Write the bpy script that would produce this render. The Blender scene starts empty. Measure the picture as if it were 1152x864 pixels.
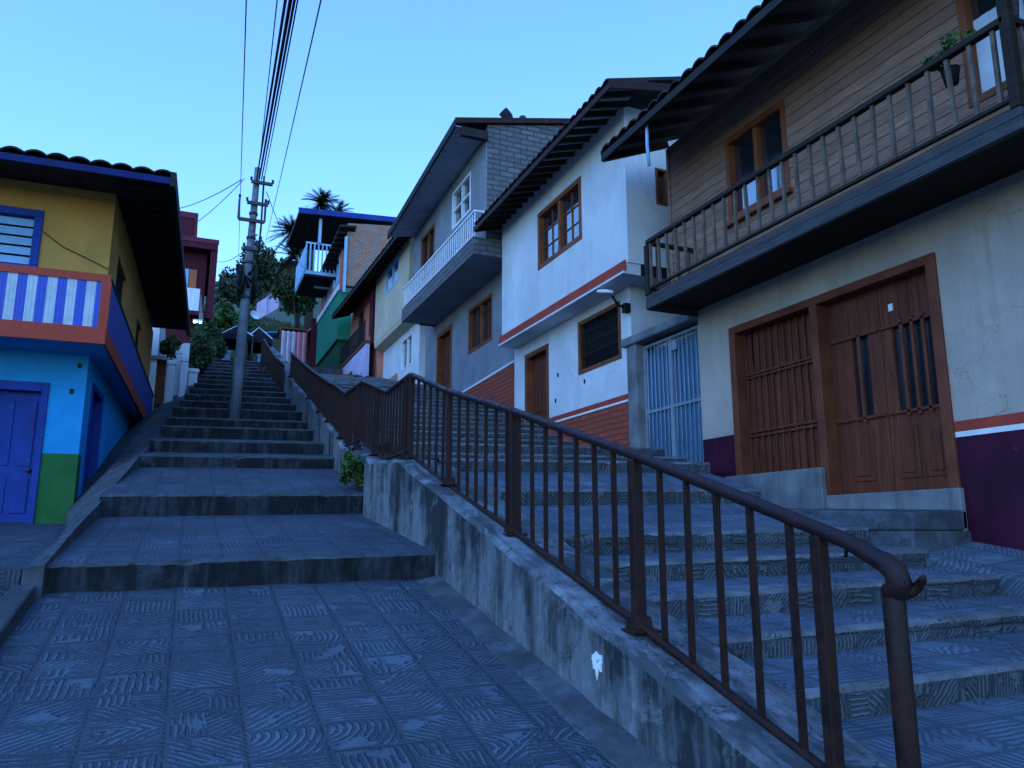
import bpy, bmesh, math, random
from math import sin, cos, pi, radians
from mathutils import Vector, Matrix
random.seed(11)
S = bpy.context.scene
C = S.collection

# ------------------------------------------------------------------ helpers
LOCAL = {}
def root_of(o):
    while o.parent: o = o.parent
    return o

class MB:
    """collects faces; built as ONE mesh object"""
    def __init__(s): s.v = []; s.f = []; s.m = []; s.sm = []
    def face(s, pts, mi=0, smooth=False):
        b = len(s.v); s.v += [tuple(p) for p in pts]; s.f.append(tuple(range(b, b+len(pts)))); s.m.append(mi); s.sm.append(smooth)
    def mesh(s, vs, fs, mi=0, smooth=False):
        b = len(s.v); s.v += [tuple(p) for p in vs]
        for f in fs: s.f.append(tuple(b+i for i in f)); s.m.append(mi); s.sm.append(smooth)
    def box(s, x0, x1, y0, y1, z0, z1, mi=0):
        if x0 > x1: x0, x1 = x1, x0
        if y0 > y1: y0, y1 = y1, y0
        if z0 > z1: z0, z1 = z1, z0
        v = [(x0,y0,z0),(x1,y0,z0),(x1,y1,z0),(x0,y1,z0),(x0,y0,z1),(x1,y0,z1),(x1,y1,z1),(x0,y1,z1)]
        s.mesh(v, [(0,3,2,1),(4,5,6,7),(0,1,5,4),(1,2,6,5),(2,3,7,6),(3,0,4,7)], mi)
    def hexa(s, bot, top, mi=0):
        s.mesh(list(bot)+list(top), [(3,2,1,0),(4,5,6,7),(0,1,5,4),(1,2,6,5),(2,3,7,6),(3,0,4,7)], mi)
    def bar(s, a, b, w, h=None, up=(0,0,1), mi=0):
        a = Vector(a); b = Vector(b); h = h or w
        d = (b-a).normalized(); u = Vector(up)
        if abs(d.dot(u)) > .98: u = Vector((0,1,0))
        r = d.cross(u).normalized(); u = r.cross(d).normalized()
        q = [(-1,-1),(1,-1),(1,1),(-1,1)]
        s.hexa([a+r*(w/2*i)+u*(h/2*j) for i,j in q], [b+r*(w/2*i)+u*(h/2*j) for i,j in q], mi)
    def tube(s, pts, r, n=8, mi=0, cap=True):
        pts = [Vector(p) for p in pts]; rs = r if isinstance(r, (list, tuple)) else [r]*len(pts)
        vs = []; fs = []
        pr = None
        for i, p in enumerate(pts):
            d = (pts[min(i+1, len(pts)-1)]-pts[max(i-1, 0)]).normalized()
            if pr is None:
                u = Vector((0,0,1)) if abs(d.z) < .9 else Vector((1,0,0))
                pr = d.cross(u).normalized()
            pr = (pr-d*pr.dot(d)).normalized(); q = d.cross(pr)
            for k in range(n):
                a = 2*pi*k/n
                vs.append(p+(pr*cos(a)+q*sin(a))*rs[i])
        for i in range(len(pts)-1):
            for k in range(n):
                fs.append((i*n+k, i*n+(k+1) % n, (i+1)*n+(k+1) % n, (i+1)*n+k))
        if cap: fs += [tuple(range(n))[::-1], tuple((len(pts)-1)*n+k for k in range(n))]
        s.mesh(vs, fs, mi, True)
    def lathe(s, c, prof, n=12, mi=0):
        vs = []; fs = []
        for r, z in prof:
            for k in range(n): vs.append((c[0]+r*cos(2*pi*k/n), c[1]+r*sin(2*pi*k/n), c[2]+z))
        for i in range(len(prof)-1):
            for k in range(n): fs.append((i*n+k, i*n+(k+1) % n, (i+1)*n+(k+1) % n, (i+1)*n+k))
        fs += [tuple(range(n))[::-1], tuple((len(prof)-1)*n+k for k in range(n))]
        s.mesh(vs, fs, mi, True)
    def prism(s, poly, axis, a, b, mi=0):
        """poly of 2-D points extruded along axis from a to b: axis x -> (y,z), y -> (x,z), z -> (x,y)"""
        def P(p, t): return (t,p[0],p[1]) if axis == 'x' else (p[0],t,p[1]) if axis == 'y' else (p[0],p[1],t)
        n = len(poly); vs = [P(p, a) for p in poly]+[P(p, b) for p in poly]
        s.mesh(vs, [tuple(range(n))[::-1], tuple(range(n, 2*n))]+[(i, (i+1) % n, n+(i+1) % n, n+i) for i in range(n)], mi)
    def build(s, name, mat, parent=None, bev=0, fixn=True):
        me = bpy.data.meshes.new(name)
        off = Vector((0,0,0))
        if parent is not None:
            r = root_of(parent)
            if r.name not in LOCAL: off = r['_L'] if False else OFF[r.name]
        me.from_pydata([tuple(Vector(v)-off) for v in s.v], [], s.f)
        ms = mat if isinstance(mat, (list, tuple)) else [mat]
        for m in ms: me.materials.append(m)
        for i, p in enumerate(me.polygons): p.material_index = s.m[i]; p.use_smooth = s.sm[i]
        if fixn:
            bm = bmesh.new(); bm.from_mesh(me); bmesh.ops.recalc_face_normals(bm, faces=bm.faces); bm.to_mesh(me); bm.free()
        o = bpy.data.objects.new(name, me); C.objects.link(o)
        if parent is not None: o.parent = parent
        if bev:
            b = o.modifiers.new('Bevel', 'BEVEL'); b.width = bev; b.segments = 2; b.limit_method = 'ANGLE'
        return o
OFF = {}
def thing(name, label, cat, loc, group=None, rotz=None):
    o = bpy.data.objects.new(name, None); C.objects.link(o); o.location = loc
    o.empty_display_size = .2
    o['label'] = label; o['category'] = cat
    if group: o['group'] = group
    OFF[o.name] = Vector(loc)
    if rotz is not None: o.rotation_euler = (0,0,rotz); LOCAL[o.name] = 1
    return o
def tag(o, label, cat, group=None, kind=None):
    if kind: o['kind'] = kind
    if label: o['label'] = label
    if cat: o['category'] = cat
    if group: o['group'] = group
    return o
def struct(o, kind='structure'): o['kind'] = kind; return o

class FM:
    """facade frame: u along the wall, v up, d outwards"""
    def __init__(s, ax, F): s.ax = ax; s.F = F
    def P(s, u, v, d):
        return (s.F-d, u, v) if s.ax == '-x' else (s.F+d, u, v) if s.ax == '+x' else (u, s.F-d, v)
    def box(s, mb, u0, u1, v0, v1, d0, d1, mi=0):
        a = s.P(u0, v0, d0); b = s.P(u1, v1, d1); mb.box(a[0], b[0], a[1], b[1], a[2], b[2], mi)

def panel(mb, fm, u0, u1, v0, v1, t, holes=(), mi=0, bands=None):
    """wall slab of thickness t behind the face plane, with openings and their reveals; bands = [(v_lo, v_hi, material)]"""
    bands = bands or []
    us = sorted(set([u0, u1]+[h[i] for h in holes for i in (0,1) if u0 < h[i] < u1]))
    vs = sorted(set([v0, v1]+[h[i] for h in holes for i in (2,3) if v0 < h[i] < v1]+[b[i] for b in bands for i in (0,1) if v0 < b[i] < v1]))
    nu, nv = len(us)-1, len(vs)-1
    def solid(i, j):
        if i < 0 or j < 0 or i >= nu or j >= nv: return False
        a = (us[i]+us[i+1])/2; b = (vs[j]+vs[j+1])/2
        return not any(h[0] < a < h[1] and h[2] < b < h[3] for h in holes)
    for i in range(nu):
        for j in range(nv):
            if not solid(i, j): continue
            a, b, c, d = us[i], us[i+1], vs[j], vs[j+1]; m = mi
            for q in bands:
                if q[0] < (c+d)/2 < q[1]: m = q[2]
            P = fm.P
            mb.face([P(a,c,0), P(b,c,0), P(b,d,0), P(a,d,0)], m)
            mb.face([P(a,c,-t), P(b,c,-t), P(b,d,-t), P(a,d,-t)], m)
            if not solid(i-1, j): mb.face([P(a,c,0), P(a,d,0), P(a,d,-t), P(a,c,-t)], m)
            if not solid(i+1, j): mb.face([P(b,c,0), P(b,d,0), P(b,d,-t), P(b,c,-t)], m)
            if not solid(i, j-1): mb.face([P(a,c,0), P(b,c,0), P(b,c,-t), P(a,c,-t)], m)
            if not solid(i, j+1): mb.face([P(a,d,0), P(b,d,0), P(b,d,-t), P(a,d,-t)], m)

# ------------------------------------------------------------------ materials
def nodes(name):
    m = bpy.data.materials.new(name); m.use_nodes = True
    nt = m.node_tree; b = nt.nodes['Principled BSDF']
    return m, nt, b
def N(nt, typ, **kw):
    n = nt.nodes.new(typ)
    for k, v in kw.items():
        if k.startswith('_'): setattr(n, k[1:], v)
        else: n.inputs[k.replace('__', ' ')].default_value = v
    return n
def L(nt, a, b): nt.links.new(a, b)
def math_(nt, op, a, b=None, c=None):
    n = nt.nodes.new('ShaderNodeMath'); n.operation = op
    for i, q in enumerate((a, b, c)):
        if q is None: continue
        if isinstance(q, (int, float)): n.inputs[i].default_value = q
        else: L(nt, q, n.inputs[i])
    return n.outputs[0]
def mixc(nt, f, a, b):
    n = nt.nodes.new('ShaderNodeMix'); n.data_type = 'RGBA'
    for q, i in ((f, 0), (a, 6), (b, 7)):
        if isinstance(q, (int, float)): n.inputs[i].default_value = q
        elif isinstance(q, tuple): n.inputs[i].default_value = (*q, 1) if len(q) == 3 else q
        else: L(nt, q, n.inputs[i])
    return n.outputs[2]
def noise(nt, co, scale, detail=4, rough=.6, dist=0, stretch=None):
    if stretch:
        mp = nt.nodes.new('ShaderNodeMapping'); mp.inputs['Scale'].default_value = stretch; L(nt, co, mp.inputs[0]); co = mp.outputs[0]
    n = N(nt, 'ShaderNodeTexNoise', Scale=scale, Detail=detail, Roughness=rough, Distortion=dist); L(nt, co, n.inputs['Vector']); return n.outputs[0]
def ramp(nt, f, a, b):
    n = nt.nodes.new('ShaderNodeMapRange'); n.inputs[1].default_value = a; n.inputs[2].default_value = b; n.clamp = True; L(nt, f, n.inputs[0]); return n.outputs[0]
def coord(nt): return nt.nodes.new('ShaderNodeTexCoord').outputs['Object']
def bump(nt, b, h, strength, dist):
    n = N(nt, 'ShaderNodeBump', Strength=strength, Distance=dist); L(nt, h, n.inputs['Height']); L(nt, n.outputs[0], b.inputs['Normal'])
def surf(name, col, rough=.8, var=.12, scale=1.5, dirt=0, dirtcol=(.06,.055,.05), bs=.25, bd=.006, fine=60, streak=(6,6,.5), metal=0, patch=0, chip=0, chipcol=(.3,.3,.3), spec=.15):
    m, nt, b = nodes(name); co = coord(nt)
    n1 = noise(nt, co, scale, 5); n2 = noise(nt, co, fine, 3)
    lo = tuple(c*(1-var*1.6) for c in col); hi = tuple(min(1, c*(1+var)) for c in col)
    c = mixc(nt, ramp(nt, n1, .3, .7), lo, hi)
    if dirt:
        st = noise(nt, co, 1, 6, .65, .3, streak); bl = noise(nt, co, scale*.8, 4, .6)
        f = math_(nt, 'MULTIPLY', ramp(nt, st, .48, .72), ramp(nt, bl, .35, .65))
        c = mixc(nt, math_(nt, 'MULTIPLY', f, dirt), c, dirtcol)
    if patch:
        pn = noise(nt, co, .9, 3, .5, 1.); c = mixc(nt, math_(nt, 'MULTIPLY', ramp(nt, pn, .55, .57), patch), c, tuple(k*.72 for k in col))
        c = mixc(nt, math_(nt, 'MULTIPLY', ramp(nt, noise(nt, co, 28, 4, .7), .66, .7), patch*1.4), c, tuple(k*.4 for k in col))
        vo = nt.nodes.new('ShaderNodeTexVoronoi'); vo.feature = 'DISTANCE_TO_EDGE'; vo.inputs['Scale'].default_value = .9
        ad = nt.nodes.new('ShaderNodeVectorMath'); ns = N(nt, 'ShaderNodeTexNoise', Scale=2.2, Detail=6); L(nt, co, ns.inputs[0]); L(nt, ns.outputs[1], ad.inputs[0]); L(nt, co, ad.inputs[1]); L(nt, ad.outputs[0], vo.inputs['Vector'])
        c = mixc(nt, math_(nt, 'MULTIPLY', math_(nt, 'MULTIPLY', ramp(nt, vo.outputs['Distance'], .005, .001), ramp(nt, noise(nt, co, .8, 2), .5, .6)), .6), c, tuple(k*.3 for k in col))
    if chip:
        ch = ramp(nt, noise(nt, co, 9, 6, .7), .62, .66)
        c = mixc(nt, math_(nt, 'MULTIPLY', ch, chip), c, chipcol)
    L(nt, c, b.inputs['Base Color'])
    rr = math_(nt, 'ADD', math_(nt, 'MULTIPLY', n1, .25), rough-.12); L(nt, rr, b.inputs['Roughness'])
    b.inputs['Metallic'].default_value = metal; b.inputs['Specular IOR Level'].default_value = spec
    if bs: bump(nt, b, math_(nt, 'ADD', n2, math_(nt, 'MULTIPLY', n1, 1.5)), bs, bd)
    return m
def carved(name, col, pitch=.31, strength=.55, var=.25, worn=.0):
    """cast concrete tiles with carved line patterns; works on treads and risers alike"""
    m, nt, b = nodes(name); co = coord(nt)
    sp = nt.nodes.new('ShaderNodeSeparateXYZ'); L(nt, co, sp.inputs[0])
    x = math_(nt, 'DIVIDE', sp.outputs[0], pitch)
    y = math_(nt, 'DIVIDE', math_(nt, 'ADD', sp.outputs[1], sp.outputs[2]), pitch)
    wob = noise(nt, co, 5, 3)
    cx = math_(nt, 'FLOOR', x); cy = math_(nt, 'FLOOR', y)
    fx = math_(nt, 'SUBTRACT', math_(nt, 'SUBTRACT', x, cx), .5); fy = math_(nt, 'SUBTRACT', math_(nt, 'SUBTRACT', y, cy), .5)
    cv = nt.nodes.new('ShaderNodeCombineXYZ'); L(nt, cx, cv.inputs[0]); L(nt, cy, cv.inputs[1])
    wn = nt.nodes.new('ShaderNodeTexWhiteNoise'); wn.noise_dimensions = '3D'; L(nt, cv.outputs[0], wn.inputs[0])
    rs = nt.nodes.new('ShaderNodeSeparateColor'); L(nt, wn.outputs['Color'], rs.inputs[0])
    # each tile is cut in quarters, every quarter with its own direction
    qx = math_(nt, 'GREATER_THAN', fx, 0.); qy = math_(nt, 'GREATER_THAN', fy, 0.)
    whole = math_(nt, 'LESS_THAN', rs.outputs[1], .35)
    part = math_(nt, 'SUBTRACT', 1, whole)
    c2 = nt.nodes.new('ShaderNodeCombineXYZ'); L(nt, math_(nt, 'ADD', cx, math_(nt, 'MULTIPLY', math_(nt, 'MULTIPLY', qx, .37), part)), c2.inputs[0]); L(nt, math_(nt, 'ADD', cy, math_(nt, 'MULTIPLY', math_(nt, 'MULTIPLY', qy, .41), part)), c2.inputs[1]); c2.inputs[2].default_value = 3.7
    w2 = nt.nodes.new('ShaderNodeTexWhiteNoise'); w2.noise_dimensions = '3D'; L(nt, c2.outputs[0], w2.inputs[0])
    r2 = nt.nodes.new('ShaderNodeSeparateColor'); L(nt, w2.outputs['Color'], r2.inputs[0])
    ang = math_(nt, 'MULTIPLY', math_(nt, 'FLOOR', math_(nt, 'MULTIPLY', r2.outputs[0], 4)), pi/4)
    ra = math_(nt, 'ADD', math_(nt, 'MULTIPLY', fx, math_(nt, 'COSINE', ang)), math_(nt, 'MULTIPLY', fy, math_(nt, 'SINE', ang)))
    fv = nt.nodes.new('ShaderNodeCombineXYZ'); L(nt, math_(nt, 'ADD', fx, math_(nt, 'SUBTRACT', math_(nt, 'MULTIPLY', math_(nt, 'GREATER_THAN', rs.outputs[0], .5), 1.3), .65)), fv.inputs[0]); L(nt, math_(nt, 'ADD', fy, math_(nt, 'SUBTRACT', rs.outputs[2], .5)), fv.inputs[1])
    ln = nt.nodes.new('ShaderNodeVectorMath'); ln.operation = 'LENGTH'; L(nt, fv.outputs[0], ln.inputs[0])
    isr = math_(nt, 'GREATER_THAN', r2.outputs[1], .93)
    t = math_(nt, 'ADD', math_(nt, 'MULTIPLY', ra, math_(nt, 'SUBTRACT', 1, isr)), math_(nt, 'MULTIPLY', ln.outputs['Value'], isr))
    nz = noise(nt, co, 3.2/pitch, 3, .6)
    ph = math_(nt, 'ADD', math_(nt, 'MULTIPLY', t, math_(nt, 'ADD', 2*pi*7., math_(nt, 'MULTIPLY', r2.outputs[2], 2*pi*4.))), math_(nt, 'MULTIPLY', nz, 6.5))
    w = ramp(nt, math_(nt, 'SINE', ph), -.55, .25)
    w = math_(nt, 'MAXIMUM', math_(nt, 'MULTIPLY', w, ramp(nt, noise(nt, co, 9, 4), .3, .5)), ramp(nt, noise(nt, co, 5, 4, .6), .57, .63))
    mx = math_(nt, 'MAXIMUM', math_(nt, 'ABSOLUTE', fx), math_(nt, 'ABSOLUTE', fy))
    mort = ramp(nt, math_(nt, 'ADD', mx, math_(nt, 'MULTIPLY', noise(nt, co, 25, 3), .04)), .512, .475)
    rim = ramp(nt, math_(nt, 'ADD', mx, math_(nt, 'MULTIPLY', noise(nt, co, 6, 2), .1)), .6, .44)
    hgt = math_(nt, 'MULTIPLY', math_(nt, 'MULTIPLY', w, mort), rim)
    g = noise(nt, co, 90, 3); big = noise(nt, co, 1.1, 5, .65)
    wear = ramp(nt, noise(nt, co, 2.2, 5, .7), .35, .75)
    hh = math_(nt, 'ADD', math_(nt, 'MULTIPLY', math_(nt, 'MULTIPLY', hgt, math_(nt, 'SUBTRACT', 1.1, math_(nt, 'MULTIPLY', wear, worn))), 1), math_(nt, 'MULTIPLY', g, .22))
    bump(nt, b, hh, strength, .022)
    lo = tuple(k*(1-var) for k in col); hi = tuple(k*(1+var) for k in col)
    c = mixc(nt, ramp(nt, big, .32, .68), lo, hi)
    c = mixc(nt, math_(nt, 'MULTIPLY', rs.outputs[2], .5), c, tuple(k*.5 for k in col))
    c = mixc(nt, math_(nt, 'MULTIPLY', math_(nt, 'SUBTRACT', 1, hgt), .62), c, tuple(k*.2 for k in col))   # grooves and joints tinted darker than the tile faces
    L(nt, c, b.inputs['Base Color']); b.inputs['Roughness'].default_value = .72; b.inputs['Specular IOR Level'].default_value = .25
    return m
def planks(name, col, axis, width, rough=.7, var=.3, bs=.6, line=.06, grain=(1,14,60)):
    """boards running across `axis` (the coordinate that counts the boards)"""
    m, nt, b = nodes(name); co = coord(nt)
    sp = nt.nodes.new('ShaderNodeSeparateXYZ'); L(nt, co, sp.inputs[0])
    t = math_(nt, 'DIVIDE', math_(nt, 'ADD', sp.outputs['xyz'.index(axis)], math_(nt, 'MULTIPLY', noise(nt, co, .7, 2), width*.25)), width)
    cell = math_(nt, 'FLOOR', t); f = math_(nt, 'SUBTRACT', t, cell)
    wn = nt.nodes.new('ShaderNodeTexWhiteNoise'); wn.noise_dimensions = '1D'; L(nt, cell, wn.inputs['W'])
    gr = noise(nt, co, 1, 6, .65, .8, grain)
    c = mixc(nt, wn.outputs['Value'], tuple(k*(1-var) for k in col), tuple(k*(1+var) for k in col))
    c = mixc(nt, ramp(nt, gr, .35, .7), tuple(k*.5 for k in col), c)
    c = mixc(nt, math_(nt, 'MULTIPLY', ramp(nt, noise(nt, co, 2.3, 5, .7), .5, .75), .45), c, tuple(k*.45 for k in col))
    gap = math_(nt, 'MULTIPLY', ramp(nt, f, 0, line), ramp(nt, f, 1, 1-line*.4))
    c = mixc(nt, gap, tuple(k*.12 for k in col), c)
    L(nt, c, b.inputs['Base Color']); b.inputs['Roughness'].default_value = rough; b.inputs['Specular IOR Level'].default_value = .14
    bump(nt, b, math_(nt, 'ADD', gap, math_(nt, 'MULTIPLY', gr, .3)), bs, .01)
    return m
def bricks(name, c1, c2, mortar, w, h, axis='yz', bs=.7, ms=.02):
    m, nt, b = nodes(name); co = coord(nt)
    sp = nt.nodes.new('ShaderNodeSeparateXYZ'); L(nt, co, sp.inputs[0])
    cb = nt.nodes.new('ShaderNodeCombineXYZ')
    if axis == 'any': L(nt, math_(nt, 'ADD', sp.outputs[0], sp.outputs[1]), cb.inputs[0])
    else: L(nt, sp.outputs['xyz'.index(axis[0])], cb.inputs[0])
    L(nt, math_(nt, 'ADD', sp.outputs[2], math_(nt, 'MULTIPLY', noise(nt, co, 4, 2), h*.3)), cb.inputs[1])
    br = nt.nodes.new('ShaderNodeTexBrick'); br.inputs['Scale'].default_value = 1; br.inputs['Brick Width'].default_value = w; br.inputs['Row Height'].default_value = h
    br.inputs['Mortar Size'].default_value = ms; br.inputs['Mortar Smooth'].default_value = .4
    br.inputs['Color1'].default_value = (*c1, 1); br.inputs['Color2'].default_value = (*c2, 1); br.inputs['Mortar'].default_value = (*mortar, 1)
    L(nt, cb.outputs[0], br.inputs[0])
    n1 = noise(nt, co, 3, 5, .65)
    c = mixc(nt, math_(nt, 'MULTIPLY', ramp(nt, n1, .35, .7), .45), br.outputs[0], tuple(k*.55 for k in c1))
    L(nt, c, b.inputs['Base Color']); b.inputs['Roughness'].default_value = .85; b.inputs['Specular IOR Level'].default_value = .25
    bump(nt, b, math_(nt, 'ADD', math_(nt, 'SUBTRACT', 1, br.outputs['Fac']), math_(nt, 'MULTIPLY', noise(nt, co, 30, 4), .5)), bs, .012)
    return m
def glass(name, col=(.012,.016,.022), rough=.06, ior=2.3):
    m, nt, b = nodes(name); co = coord(nt)
    b.inputs['Base Color'].default_value = (*col, 1); b.inputs['IOR'].default_value = ior
    b.inputs['Specular IOR Level'].default_value = 1.0
    L(nt, math_(nt, 'ADD', math_(nt, 'MULTIPLY', noise(nt, co, 3, 4), .12), rough-.04), b.inputs['Roughness'])
    bump(nt, b, noise(nt, co, 1.6, 2), .05, .05)
    return m
def leafmat(name, col, var=.5):
    m, nt, b = nodes(name); co = coord(nt)
    c = mixc(nt, ramp(nt, noise(nt, co, 2.5, 3), .3, .7), tuple(k*(1-var) for k in col), tuple(k*(1+var) for k in col))
    c = mixc(nt, math_(nt, 'MULTIPLY', ramp(nt, noise(nt, co, 23, 2), .45, .7), .5), c, (col[0]*1.6, col[1]*1.3, col[2]*.8))
    L(nt, c, b.inputs['Base Color']); b.inputs['Roughness'].default_value = .6; b.inputs['Specular IOR Level'].default_value = .25
    return m
def rust(name, col, rc, amt=.6, rough=.5):
    m, nt, b = nodes(name); co = coord(nt)
    r1 = ramp(nt, noise(nt, co, 14, 6, .72), .42, .62); f = math_(nt, 'MULTIPLY', r1, amt)
    c = mixc(nt, f, col, mixc(nt, noise(nt, co, 60, 4), tuple(k*.45 for k in rc), rc))
    L(nt, c, b.inputs['Base Color'])
    L(nt, math_(nt, 'ADD', math_(nt, 'MULTIPLY', r1, .3), rough-.05), b.inputs['Roughness']); b.inputs['Specular IOR Level'].default_value = .22
    bump(nt, b, math_(nt, 'ADD', noise(nt, co, 45, 5, .7), math_(nt, 'MULTIPLY', r1, .6)), .45, .004)
    return m
def emit(name, col, s):
    m, nt, b = nodes(name); b.inputs['Base Color'].default_value = (*col, 1); b.inputs['Emission Color'].default_value = (*col, 1); b.inputs['Emission Strength'].default_value = s; return m
def stripes(name, a, bcol, axis, width, duty=.5, rough=.6):
    m, nt, b = nodes(name); co = coord(nt)
    sp = nt.nodes.new('ShaderNodeSeparateXYZ'); L(nt, co, sp.inputs[0])
    f = math_(nt, 'FRACT', math_(nt, 'DIVIDE', sp.outputs['xyz'.index(axis)], width))
    c = mixc(nt, math_(nt, 'GREATER_THAN', f, duty), a, bcol)
    c = mixc(nt, math_(nt, 'MULTIPLY', ramp(nt, noise(nt, co, 4, 6, .7), .45, .75), .35), c, (.03,.04,.08))
    L(nt, c, b.inputs['Base Color']); b.inputs['Roughness'].default_value = rough
    bump(nt, b, math_(nt, 'SINE', math_(nt, 'MULTIPLY', sp.outputs['xyz'.index(axis)], 2*pi/.04)), .25, .004)
    return m
def stained_concrete(name, col, dark, amt=1., streak=(5,2.2,.55), bs=.5, runs=None):
    m, nt, b = nodes(name); co = coord(nt)
    n1 = noise(nt, co, 1.6, 6, .68); st = noise(nt, co, 1, 7, .7, .5, streak); n3 = noise(nt, co, 7, 6, .72); n4 = noise(nt, co, 70, 4)
    c = mixc(nt, ramp(nt, n3, .3, .7), tuple(k*.62 for k in col), tuple(k*1.25 for k in col))
    f = math_(nt, 'MULTIPLY', ramp(nt, math_(nt, 'ADD', math_(nt, 'MULTIPLY', st, .7), math_(nt, 'MULTIPLY', n1, .5)), .5, .64), amt) if not runs else None
    if runs:
        sp = nt.nodes.new('ShaderNodeSeparateXYZ'); L(nt, co, sp.inputs[0])
        dp = math_(nt, 'SUBTRACT', math_(nt, 'ADD', math_(nt, 'MULTIPLY', sp.outputs[1], runs[0]), runs[1]), sp.outputs[2])   # depth below the coping line
        fin = noise(nt, co, 1, 5, .7, .2, (6,8,.5))
        q = math_(nt, 'ADD', math_(nt, 'ADD', math_(nt, 'MULTIPLY', st, .5), math_(nt, 'MULTIPLY', fin, .3)), math_(nt, 'MULTIPLY', n1, .45))
        q = math_(nt, 'ADD', q, math_(nt, 'MULTIPLY', ramp(nt, dp, .55, .0), .09))
        f = math_(nt, 'MULTIPLY', ramp(nt, q, .61, .73), amt)
    c = mixc(nt, f, c, mixc(nt, n3, tuple(k*.5 for k in dark), tuple(k*1.5 for k in dark)))
    pale = ramp(nt, noise(nt, co, 3.3, 6, .7, .6), .6, .68)
    c = mixc(nt, math_(nt, 'MULTIPLY', pale, .5), c, tuple(min(.6, k*1.7) for k in col))
    # hairline cracks
    vo = nt.nodes.new('ShaderNodeTexVoronoi'); vo.feature = 'DISTANCE_TO_EDGE'; vo.inputs['Scale'].default_value = 1.4
    mx = nt.nodes.new('ShaderNodeVectorMath'); mx.operation = 'ADD'; ns = N(nt, 'ShaderNodeTexNoise', Scale=3, Detail=5); L(nt, co, ns.inputs[0]); L(nt, ns.outputs[1], mx.inputs[0]); L(nt, co, mx.inputs[1]); L(nt, mx.outputs[0], vo.inputs['Vector'])
    ck = ramp(nt, vo.outputs['Distance'], .007, .002)
    c = mixc(nt, math_(nt, 'MULTIPLY', ck, .7), c, (.02,.02,.02))
    L(nt, c, b.inputs['Base Color']); b.inputs['Roughness'].default_value = .85; b.inputs['Specular IOR Level'].default_value = .15
    bump(nt, b, math_(nt, 'SUBTRACT', math_(nt, 'ADD', math_(nt, 'MULTIPLY', n3, 1.2), math_(nt, 'MULTIPLY', n4, .5)), ck), bs, .012)
    return m

M = {}
M['pave'] = carved('paving tiles', (.092,.122,.156), .31, .95, .25)
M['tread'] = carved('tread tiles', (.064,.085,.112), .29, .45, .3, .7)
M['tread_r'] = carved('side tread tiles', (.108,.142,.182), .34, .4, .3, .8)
M['riser_r'] = carved('carved risers', (.1,.12,.135), .23, 1., .35)
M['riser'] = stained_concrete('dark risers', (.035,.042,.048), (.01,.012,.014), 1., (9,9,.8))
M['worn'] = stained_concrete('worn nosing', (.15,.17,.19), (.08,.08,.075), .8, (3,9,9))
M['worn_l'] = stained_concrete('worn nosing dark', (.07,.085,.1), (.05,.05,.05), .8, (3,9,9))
M['wall'] = stained_concrete('stained wall', (.15,.168,.182), (.02,.023,.025), .95, (5,3.,.5), runs=(.29,.6))
M['coping'] = stained_concrete('coping', (.19,.21,.23), (.04,.045,.048), .9, (5,1.3,2))
M['conc'] = surf('concrete', (.16,.165,.17), .85, .3, 2.5, .8, bs=.4)
M['kerb'] = stained_concrete('kerb concrete', (.085,.1,.115), (.04,.045,.048), .8, (3,3,2))
M['rail'] = rust('railing paint', (.014,.005,.0045), (.06,.018,.009), .7, .55)
M['handrail'] = rust('handrail paint', (.018,.008,.01), (.05,.016,.01), .55, .42)
M['cream'] = surf('cream plaster', (.41,.335,.275), .85, .12, 1.2, .5, dirtcol=(.2,.17,.12), patch=.22)
M['purple'] = surf('purple paint', (.042,.004,.018), .6, .25, 2.2, .4, dirtcol=(.05,.015,.03), chip=.5, chipcol=(.09,.03,.05), bs=.4, spec=.15, patch=.22)
M['redband'] = surf('red paint', (.36,.05,.03), .65, .18, 3, .3)
M['whiteband'] = surf('white trim', (.7,.7,.68), .6, .1, 3, .3)
M['siding'] = planks('wood siding', (.36,.2,.135), 'z', .125, .75, .3, .8, .07, (1,3,60))
M['darkwood'] = planks('dark timber', (.034,.024,.018), 'z', .09, .7, .3, .5, .03, (8,2,50))
M['beam'] = planks('weathered beam', (.07,.07,.072), 'z', .1, .75, .3, .8, .05, (2,3,70))
M['baluster'] = surf('weathered baluster', (.13,.095,.072), .75, .3, 8, .4, fine=40)
M['doorwood'] = planks('door boards', (.165,.045,.023), 'y', .115, .5, .25, .35, .03, (30,30,2))
M['doorframe'] = surf('door timber', (.15,.042,.02), .5, .25, 3, .3, dirtcol=(.05,.018,.01), streak=(18,18,1))
M['winframe'] = surf('window timber', (.2,.06,.022), .5, .25, 4, .3, dirtcol=(.06,.02,.01), streak=(18,18,1))
M['glass'] = glass('window glass')
M['doorglass'] = glass('dusty door glass', (.008,.01,.014), .25, 1.4)
M['dark'] = surf('near black', (.012,.012,.013), .9, .3, 2, bs=0)  # near-black colour, also put in as shade for the gap and balcony underside
M['tile'] = surf('roof tiles', (.04,.028,.025), .85, .4, 5, .6, dirtcol=(.03,.03,.028), bs=.5)
M['fascia'] = surf('dark fascia', (.025,.022,.022), .7, .25, 4, .3)
M['redfascia'] = surf('dark red fascia', (.035,.014,.012), .65, .25, 4, .3)
M['soffit'] = surf('soffit boards', (.085,.08,.078), .8, .15, 2, .4)
M['soffit_g'] = surf('pale soffit panels', (.36,.38,.42), .75, .12, 1.5, .35)
M['rafter'] = surf('rafters', (.04,.022,.016), .75, .25, 5, .3)
M['white'] = surf('white plaster', (.62,.62,.62), .85, .09, 1.0, .5, dirtcol=(.42,.41,.38), bs=.35, fine=45, patch=.22)
M['brickred'] = bricks('red brick dado', (.4,.075,.035), (.32,.058,.028), (.2,.05,.035), .3, .09, 'any', .9)
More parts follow.
